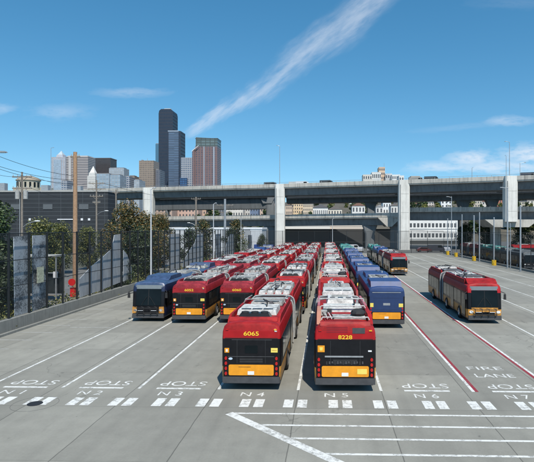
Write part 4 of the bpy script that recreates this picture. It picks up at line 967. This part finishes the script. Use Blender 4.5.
# ------------------------------------------------------------------ hillside buildings (seen between the decks)
HGL = mat('house_glass', (.085, .09, .10), .35, var=.7, scale=.4)
HB = [  # px0 px1 ytop Y colour rows cols words
 (150, 172, 206, 330, (.42, .30, .24), 3, 6, 'low brick building behind the first white column'),
 (172, 198, 207, 345, (.52, .35, .28), 3, 8, 'long pinkish brick building between the decks, left of the grey wooden pole'),
 (198, 213, 206, 380, (.55, .36, .26), 3, 6, 'terracotta building between the decks, right of the grey wooden pole'),
 (214, 224, 208, 360, (.16, .17, .19), 2, 4, 'small dark grey building between the decks near the steel pole'),
 (225, 243, 205, 340, (.62, .58, .52), 3, 7, 'cream apartment block between the decks with dark windows'),
 (243, 250, 207, 350, (.50, .49, .47), 3, 3, 'narrow grey apartment block right of the cream one'),
 (250, 258, 206, 330, (.14, .18, .26), 3, 3, 'small blue grey building between the decks'),
 (258, 268, 207, 340, (.56, .44, .36), 3, 4, 'tan building between the decks, left of the central white column'),
 (284, 292, 205, 350, (.58, .44, .33), 3, 4, 'tan apartment block just right of the central white column'),
 (292, 303, 203, 370, (.68, .52, .34), 4, 5, 'sand coloured apartment tower between the decks right of centre'),
 (303, 313, 203.5, 355, (.60, .49, .36), 4, 5, 'beige apartment block next to the sand coloured one'),
 (313, 328, 207, 300, (.70, .68, .64), 2, 8, 'low white building with a row of dark windows between the decks'),
 (328, 342, 208.5, 320, (.66, .60, .50), 2, 5, 'pale flat roofed building right of the low white one'),
 (352, 365, 205, 330, (.64, .63, .60), 2, 4, 'white house left of the dark ramp pier'),
 (376, 383, 206, 330, (.60, .58, .55), 2, 2, 'white house right of the dark ramp pier'),
 (383, 391, 202, 340, (.72, .72, .70), 3, 3, 'bright white block left of the third white column'),
 (391, 400, 205, 320, (.62, .60, .56), 2, 3, 'pale block just left of the third white column'),
 (413, 424, 203, 420, (.34, .32, .28), 3, 4, 'grey brown house among trees right of the third white column'),
 (426, 434, 201.5, 450, (.55, .5, .45), 2, 3, 'small pale house among trees between the right columns'),
 (441, 452, 200, 430, (.75, .75, .74), 2, 3, 'bright white gabled house among trees between the right columns'),
 (470, 482, 200, 400, (.50, .45, .38), 3, 5, 'tan house between the two dark piers at right'),
 (482, 488, 201, 420, (.60, .58, .54), 2, 2, 'small white house left of the last dark pier'),
 (497, 506, 199, 400, (.42, .16, .11), 3, 4, 'red brick house left of the rightmost white column'),
 (519, 527, 201, 400, (.45, .42, .33), 3, 3, 'olive tan house right of the rightmost white column'),
 (527, 537, 200, 420, (.60, .56, .48), 3, 3, 'cream house at the far right edge between the decks'),
]
cols = [((.62, .58, .52), 'cream'), ((.45, .33, .26), 'brown'), ((.68, .67, .64), 'white'), ((.36, .36, .37), 'grey'), ((.52, .40, .28), 'tan'), ((.40, .20, .15), 'brick red'), ((.55, .53, .45), 'pale olive')]
refs = [(150, 'above the first white column trees'), (175, 'left of the grey wooden pole'), (200, 'right of the grey wooden pole'), (228, 'near the steel pole'), (250, 'left of the central white column'), (286, 'right of the central white column'), (312, 'above the middle bus rows'), (345, 'left of the dark pier'), (380, 'left of the third white column'), (415, 'right of the third white column'), (440, 'above the white office block'), (470, 'between the dark piers at right'), (520, 'right of the rightmost white column')]
rb = random.Random(21); k_ = 0
for rx, rw in refs:
    pick = rb.sample(range(7), 4)
    for q in range(4):
        px = rx+q*7+rb.uniform(-2, 2); Y = rb.choice([480, 520, 560]); cc, cn = cols[pick[q]]; w_ = rb.uniform(5, 9); yt = rb.uniform(201.5, 205.5)
        HB.append((px, px+w_, yt, Y, tuple(v*rb.uniform(.85, 1.1) for v in cc), rb.choice([2, 3, 4]), rb.choice([3, 4, 5]), '%s distant house high on the hill, %s' % (cn, rw)))
for i, (a, c, yt, Y, colr, ro, co, l) in enumerate(HB):
    z0 = hz(XA((a+c)/2, Y), Y)-.5; bname = 'apartment_building' if ro > 2 else 'house'
    building(bname, a, c, yt+.8, Y, 12, min(z0, W(a, yt, Y).z-4), mat('render_%d' % i, colr, .8, var=.15, scale=.3), l, ro, co, 'building' if ro > 2 else 'house', glass=HGL, ww=.42, gable=(ro < 3), roofm=mat('roofing_%d' % (i % 4), [(.16, .14, .13), (.22, .12, .09), (.3, .3, .3), (.12, .12, .13)][i % 4], .9), group='buildings on the hillside', parapet=.7)
# sunlit low walls far under the lower ramp
building('apartment_building', 284, 330, 226, 262, 8, 0, mat('pale_long', (.66, .62, .56), .8), 'long pale low building glimpsed under the lower ramp in the middle', 1, 16, glass=HGL, wh=.3, group='buildings on the hillside', zlow=4)
building('apartment_building', 330, 366, 226.5, 268, 8, 0, mat('pale_long2', (.58, .50, .42), .8), 'long tan low building glimpsed under the lower ramp beside the dark pier', 1, 12, glass=HGL, wh=.3, group='buildings on the hillside', zlow=4)
# tower block rising over the viaduct deck
for (a, c, yt, Y, colr, l, ro, co) in ((363, 372, 175, 640, (.62, .58, .52), 'low pale block over the viaduct, left end of the hill top group', 4, 4), (372, 381, 172.5, 650, (.60, .60, .58), 'pale block with dark glass front over the viaduct', 3, 5), (379, 385, 167.5, 660, (.58, .42, .30), 'tallest tan block with a mast over the viaduct', 6, 3),
        (385.5, 392, 174, 655, (.50, .50, .50), 'grey block right of the tallest tan block', 4, 3), (392, 400, 175, 640, (.70, .70, .68), 'white block left of the third white column over the viaduct', 4, 4), (399, 404, 176, 600, (.7, .69, .66), 'small white block behind the third white column', 3, 2), (411, 420, 176.5, 620, (.42, .37, .32), 'brown low roofs right of the third white column over the viaduct', 2, 4)):
    z0 = 20.; building('hilltop_building', a, c, yt, Y, 20, z0, mat('hilltop_'+l[:8]+str(a), colr, .8), l, ro*2, co, glass=HGL, group='buildings on the hill top over the viaduct')
b = MB(); p = W(384.3, 167.5, 660); b.tube((p.x, 662, p.z), (p.x, 662, p.z+6), .25, .15, METAL, 6); tag(b.build('mast'), 'thin mast on the tallest tan block over the viaduct', 'mast')
# hillside trees
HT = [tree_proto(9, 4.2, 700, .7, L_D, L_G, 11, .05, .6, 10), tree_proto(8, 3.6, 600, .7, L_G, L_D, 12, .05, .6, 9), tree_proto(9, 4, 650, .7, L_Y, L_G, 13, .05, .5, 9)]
rnd = random.Random(5); hill_n = 0
spots = [(px, Y) for Y in (292, 315, 345, 385, 430, 480, 540) for px in range(165, 545, 9)]
for (px, Y) in spots:
    px += rnd.uniform(-4, 4); Y += rnd.uniform(-10, 10)
    if px < 405 and rnd.random() < .55: continue
    x = XA(px, Y); k = rnd.randrange(3)
    r_ = tree(x, Y, hz(x, Y)-.6, HT[k], ['dark leafy tree in the hillside wood seen between the decks', 'green leafy tree in the hillside wood seen between the decks', 'olive leafy tree in the hillside wood seen between the decks'][k], rnd.uniform(.6, 1.05), rnd.uniform(0, 6), 'hillside trees')
# ------------------------------------------------------------------ skyline
def tower(name, px0, px1, ytop, Y, dep, m, label, parts=(), roofm=None, rz=0):
    x0, x1 = XA(px0, Y), XA(px1, Y); zt = W((px0+px1)/2, ytop, Y).z; w = x1-x0
    r_ = empty(name, ((x0+x1)/2, Y, 0)); tag(r_, label, 'skyscraper', 'downtown towers')
    b = MB(); b.box(-w/2, 0, 0, w/2, dep, zt, m); b.build('wall', r_); return r_, w, zt
TG = mat('tower_roof', (.2, .2, .21), .8)
Yk = 1200
# black tall tower with rounded top
r_, w, z = tower('skyscraper', 158.6, 172.8, 113, Yk, 40, facade('black_tower', (.020, .030, .052), (.016, .026, .046), 8, 4.4, .6, .7, grough=.4, gv=.08), 'tallest black skyscraper of the skyline')
b = MB(); b.prism([(-w/2, z+.01), (w/2, z+.01), (w/2-1.2, z+6), (w/2-6, z+10), (-w/2+6, z+10), (-w/2+1.2, z+6)], 'y', .5, 39, MATS['black_tower']); b.build('crown', r_)
b = MB(); b.box(-6, 8, z+10.01, 9, 20, z+13, mat('pale_plant', (.55, .52, .50), .8)); b.build('roof_plant', r_)
b = MB(); b.box(w/2, 4, 0, w/2+3.5, 36, z*.62, MATS['black_tower']); b.build('side_bay', r_)
facade('blue_bands', (.05, .075, .115), (.085, .125, .19), 4, 40, .45, 1.0)
r_, w, z = tower('skyscraper', 168, 180.6, 131.5, 1120, 36, MATS['blue_bands'], 'dark blue banded skyscraper in front of the black one')
b = MB(); b.box(w/2-4, -1.5, 0, w/2+.8, 34, z+.8, MATS['black_tower']); b.build('corner_shaft', r_)
b = MB(); b.box(-w/2-.3, -.3, z+.01, w/2-4.2, 30, z+2.2, mat('pale_band', (.32, .36, .42), .5)); b.build('roof', r_)
b = MB(); b.box(-w/2, -.8, 0, -w/2+1.2, 2, z-1, MATS['black_tower']); b.build('pier', r_)
facade('grey_grid', (.36, .37, .40), (.06, .09, .14), 4, 4.5, .5, .7)
r_, w, z = tower('skyscraper', 181, 194, 157.5, 1050, 30, MATS['grey_grid'], 'grey gridded office block between the blue and brown towers')
b = MB(); b.box(-w/2-1, -6, 0, -w/2+14, -.5, z*.72, facade('blue_low', (.02, .05, .12), (.03, .08, .18), 4, 5, .6, .8)); b.build('annex', r_)
facade('brown_grid', (.20, .125, .12), (.06, .06, .08), 3.6, 5.2, .5, .6)
r_, w, z = tower('skyscraper', 195, 217.4, 146.5, 980, 34, MATS['brown_grid'], 'reddish brown tower with a green glass top at the right end of the skyline')
b = MB(); b.prism([(-w/2+1, z+.01), (w/2, z+.01), (w/2, z+16), (-w/2+1.5, z+18.5)], 'y', .6, 33, facade('green_glass', (.06, .08, .08), (.09, .12, .12), 5.5, 9, .7, .85)); b.build('glass_top', r_)
b = MB(); b.box(-w/2, 0, z+15.8, w/2+.5, 34, z+16.6, mat('rail_grey', (.12, .13, .13), .6)); b.build('parapet', r_)
b = MB(); b.prism([(-w/2-5, 0), (-w/2-.02, 0), (-w/2-.02, z-4), (-w/2-3, z-6), (-w/2-5, z-12)], 'y', -3, 30, MATS['brown_grid']); b.build('side_wing', r_)
b = MB(); b.prism([(-w/2-5.5, z-9), (-w/2+8, z+2), (-w/2+8, z+1), (-w/2-5.5, z-10.5)], 'y', -4, -3.2, PLATE); b.build('pale_edge', r_)
b = MB(); b.box(w/2-8, -1.5, 0, w/2-5.5, -.02, z-1, MATS['pale_band']); b.build('glazed_strip', r_)
b = MB(); b.box(-5, -1.2, 0, -3.2, -.02, z, MATS['pale_band']); b.build('glazed_strip', r_)
facade('brown_plain', (.30, .235, .185), (.12, .095, .08), 4, 3.4, .7, .55)
r_, w, z = tower('skyscraper', 139, 153.8, 160.5, 1000, 32, MATS['brown_plain'], 'brown concrete tower left of the black skyscraper')
b = MB(); b.tube((0, 6, z), (0, 6, z+5), .5, .3, METAL, 6); b.box(-12, 4, z+.01, -9, 10, z+2, TG); b.build('mast', r_)
r_, w, z = tower('skyscraper', 155.5, 158.8, 144, 1300, 30, mat('slim_glass', (.07, .16, .24), .3), 'slim blue glass tower close to the black skyscraper')
b = MB(); b.box(-w/2, 2, z+.01, w/2, 20, z+2, TG); b.build('roof', r_)
r_, w, z = tower('skyscraper', 153.5, 160, 170, 1010, 30, facade('grey_low', (.14, .15, .18), (.05, .06, .09), 4, 4, .5, .6), 'low grey tower at the foot of the black skyscraper')
b = MB(); b.box(-w/4, 2, z+.01, w/4, 20, z+2, TG); b.build('roof', r_)
# left cluster
facade('pink_glass', (.44, .38, .37), (.20, .30, .40), 4, 5, .62, .55)
r_, w, z = tower('skyscraper', 51.4, 65.5, 157, 1400, 38, MATS['pink_glass'], 'pinkish tower with a glass front and a pointed top at left')
b = MB(); b.box(-w/2+6, -1.5, 0, w/2-12, -.1, z-8, facade('glass_bay', (.36, .40, .45), (.20, .28, .36), 4, 3, .7, .8)); b.build('glass_bay', r_)
b = MB(); b.box(-10, 5, z+.01, 10, 28, z+8, MATS['pink_glass'], 2, 2); b.box(-7, 8, z+8.01, 7, 24, z+20, mat('pyramid_glass', (.42, .48, .52), .4), 6.8, 7.8); b.build('pointed_top', r_)
facade('stripes', (.45, .40, .38), (.06, .055, .065), 4.3, 200, .48, 1.)
r_, w, z = tower('skyscraper', 66.3, 88, 156.5, 1250, 40, MATS['stripes'], 'concrete tower with dark horizontal stripes at left')
b = MB(); b.box(-w/2+2, 2, z+.01, w/2-2, 36, z+2.5, mat('pale_cap', (.45, .43, .42), .7)); b.build('roof', r_)
b = MB(); b.box(-w/2+7, -2.5, 0, -w/2+13, -.05, z-2, MATS['pale_cap']); b.build('pier', r_)
r_, w, z = tower('skyscraper', 91.2, 110.5, 158.5, 1350, 40, facade('umber_tower', (.055, .048, .05), (.03, .03, .034), 4, 3, .6, .6), 'dark umber flat topped tower at left')
b = MB(); b.box(-w/2-.5, -.5, z+.01, w/2+.5, 41, z+1.8, mat('umber_cap', (.12, .10, .10), .7)); b.build('roof', r_)
r_, w, z = tower('skyscraper', 87.3, 95.4, 176, 1000, 18, facade('white_stone', (.62, .60, .56), (.2, .2, .21), 3.6, 2.4, .5, .45), 'slender white stone tower with a pyramid spire at left')
b = MB(); b.box(-w/2+1.5, 1.5, z+.01, w/2-1.5, 16, z+7, MATS['white_stone'], .8, .8); b.box(-w/2+3.2, 3, z+7.01, w/2-3.2, 14.5, z+21, mat('white_spire', (.66, .64, .60), .7), w/2-3.4, 5.6); b.build('spire', r_)
b = MB(); b.box(-w/2-3, -3, 0, w/2+3, 20, z*.42, MATS['white_stone']); b.build('base_block', r_)
facade('blue_glass', (.30, .34, .38), (.20, .27, .33), 4, 6, .6, .8, grough=.35); facade('silver_glass', (.34, .36, .38), (.24, .28, .32), 4, 5, .55, .7, grough=.35)
for (a, c, yt, Y, m, l) in ((96.5, 109.4, 174, 950, 'blue_glass', 'pale blue glass block in front of the dark umber tower'), (109, 124, 168.2, 1150, 'silver_glass', 'silver grey glass block right of the dark umber tower'), (110, 120, 175, 930, 'blue_glass', 'small bluish block in front of the silver grey one'),
        (124, 129.5, 176.5, 1000, 'grey_grid', 'small grey block right of the silver glass one'), (129, 134.5, 176, 1100, 'brown_plain', 'small brown block left of the brown concrete tower'), (134, 139.3, 180, 900, 'silver_glass', 'low silver block just left of the brown concrete tower'), (61, 67, 181, 900, 'grey_grid', 'low grey block in front of the striped tower')):
    r_, w, z = tower('skyscraper', a, c, yt, Y, 30, MATS[m], l); b = MB(); b.box(-w/2+1, 2, z+.01, w/2-2, 20, z+1.8, TG); b.build('roof', r_)
# ------------------------------------------------------------------ light, sky, camera
EL, AZ = 54, 160     # sun to the south-south-east, behind the camera and to the right
az = R(AZ); sd = Vector((math.sin(az)*math.cos(R(EL)), math.cos(az)*math.cos(R(EL)), math.sin(R(EL))))
sl = bpy.data.lights.new('sun', 'SUN'); sl.energy = 4.9; sl.angle = R(.5); sl.color = (1, .955, .87)
so = bpy.data.objects.new('sun', sl); COL.objects.link(so); so.rotation_euler = (-sd).to_track_quat('-Z', 'Y').to_euler(); so.location = (0, -20, 60)
w = bpy.data.worlds.new('World'); S.world = w; w.use_nodes = True; nt = w.node_tree; t = NT(nt)
bg = nt.nodes['Background']; sky = t.n('ShaderNodeTexSky', sky_type='NISHITA'); sky.sun_disc = False; sky.sun_elevation = R(EL); sky.sun_rotation = az
sky.altitude = 0; sky.air_density = 1.0; sky.dust_density = .2; sky.ozone_density = 1.6
bg.inputs['Strength'].default_value = .138
tc = t.n('ShaderNodeTexCoord'); sp = t.n('ShaderNodeSeparateXYZ'); nt.links.new(tc.outputs['Generated'], sp.inputs[0])
X_, Y_, Z_ = sp.outputs
nv_ = t.n('ShaderNodeVectorMath', operation='NORMALIZE'); nt.links.new(t.vec(X_, Y_, t.m('ADD', t.m('MULTIPLY', t.m('MAXIMUM', Z_, 0.), .95), .08)), nv_.inputs[0]); nt.links.new(nv_.outputs[0], sky.inputs['Vector'])
iy = t.m('MAXIMUM', Y_, .05); u = t.m('DIVIDE', X_, iy); v = t.m('DIVIDE', Z_, iy)
def uv(px, py): d = ray(px, py); return d.x/d.y, d.z/d.y
north = t.rng(Y_, .1, .2)
uvv = t.vec(u, v)
# contrail: a streak widening upwards
(u0, v0), (u1, v1) = uv(186, 134), uv(378, -6)
L = math.hypot(u1-u0, v1-v0); dx, dy = (u1-u0)/L, (v1-v0)/L
s_ = t.m('ADD', t.m('MULTIPLY', t.m('SUBTRACT', u, u0), dx), t.m('MULTIPLY', t.m('SUBTRACT', v, v0), dy))
q_ = t.m('SUBTRACT', t.m('MULTIPLY', t.m('SUBTRACT', v, v0), dx), t.m('MULTIPLY', t.m('SUBTRACT', u, u0), dy))
sn = t.m('DIVIDE', s_, L)
loc = t.vec(t.m('MULTIPLY', s_, 7.), t.m('MULTIPLY', q_, 26.))
n_a = t.noise(loc, 1.0, 7, .62); n_b = t.noise(t.vec(t.m('MULTIPLY', s_, 16.), t.m('MULTIPLY', q_, 62.)), 1.3, 8, .6); n_c = t.noise(t.vec(t.m('MULTIPLY', s_, 9.), 3.1), 1., 3)
bow = t.m('MULTIPLY', t.m('MULTIPLY', sn, t.m('SUBTRACT', 1, sn)), -.055)
qc = t.m('ADD', t.m('SUBTRACT', q_, bow), t.m('MULTIPLY', t.m('SUBTRACT', n_c, .5), .03))
qc = t.m('ADD', qc, t.m('MULTIPLY', t.m('SUBTRACT', n_a, .5), .055))
hwid = t.m('ADD', .008, t.m('MULTIPLY', t.rng(sn, 0, .75, smooth=False), .034))
prof = t.rng(t.m('DIVIDE', t.m('ABSOLUTE', qc), hwid), .1, 1.2, 1, 0)
ends = t.m('MULTIPLY', t.rng(sn, -.04, .06), t.rng(sn, 1.15, 1.5, 1, 0))
core = t.rng(t.m('DIVIDE', t.m('ABSOLUTE', t.m('SUBTRACT', qc, .002)), hwid), 0, .6, 1, 0)
trail = t.m('MULTIPLY', t.m('MULTIPLY', prof, ends), t.m('ADD', t.m('MULTIPLY', t.rng(n_b, .05, .8), .36), t.m('MULTIPLY', core, .10)))
def puff(px, py, rx, ry, amt, sc=1., lo=.42, hi=.7, tilt=0.):
    a, c = uv(px, py); du = t.m('SUBTRACT', u, a); dvv = t.m('SUBTRACT', t.m('SUBTRACT', v, c), t.m('MULTIPLY', du, tilt))
    e_ = t.m('SQRT', t.m('ADD', t.m('POWER', t.m('ABSOLUTE', t.m('DIVIDE', du, rx/500)), 2.), t.m('POWER', t.m('ABSOLUTE', t.m('DIVIDE', dvv, ry/500)), 2.)))
    nn_ = t.noise(t.vec(t.m('MULTIPLY', u, 18.*sc), t.m('MULTIPLY', v, 50.*sc)), 1., 7, .62)
    edge = t.rng(t.m('ADD', e_, t.m('MULTIPLY', t.m('SUBTRACT', nn_, .5), 2.6)), .2, 1.15, 1, 0)
    return t.m('MULTIPLY', edge, t.m('MULTIPLY', t.rng(nn_, lo-.2, hi), amt))
cl = trail
for p in ((60, 112, 36, 9, .28), (132, 92.5, 42, 6, .33), (2, 109, 18, 7, .32), (508, 121, 30, 6, .5), (460, 127, 60, 4, .12, 1., .42, .7, .1), (472, 159, 30, 10, .95), (500, 167, 70, 9, .85), (530, 155, 34, 12, 1.), (445, 167, 46, 7, .7), (520, 3, 60, 8, .08), (545, 166, 40, 7, .5)):
    cl = t.m('MAXIMUM', cl, puff(*p))
cl = t.m('MULTIPLY', cl, north)
hsv = t.n('ShaderNodeHueSaturation'); hsv.inputs['Saturation'].default_value = 1.32; hsv.inputs['Value'].default_value = 1.0; hsv.inputs['Hue'].default_value = .486; nt.links.new(sky.outputs[0], hsv.inputs['Color'])
mixn = t.n('ShaderNodeMix', data_type='RGBA'); nt.links.new(cl, mixn.inputs['Factor']); nt.links.new(hsv.outputs[0], mixn.inputs[6]); mixn.inputs[7].default_value = (5.6, 6.0, 6.6, 1)
nt.links.new(mixn.outputs[2], bg.inputs['Color'])
cam = bpy.data.cameras.new('camera'); co = bpy.data.objects.new('camera', cam); COL.objects.link(co); S.camera = co
co.location = (0, 0, HC); co.rotation_euler = (R(90), 0, YAW); cam.sensor_width = 36; cam.lens = 36*FPX/534
cam.shift_x = -(CX0-267)/534; cam.shift_y = -(231-CY0)/534; cam.clip_end = 12000; cam.clip_start = .1
S.view_settings.view_transform = 'Standard'; S.view_settings.look = 'None'; S.view_settings.exposure = .12; S.view_settings.gamma = 1
S.render.engine = 'CYCLES'
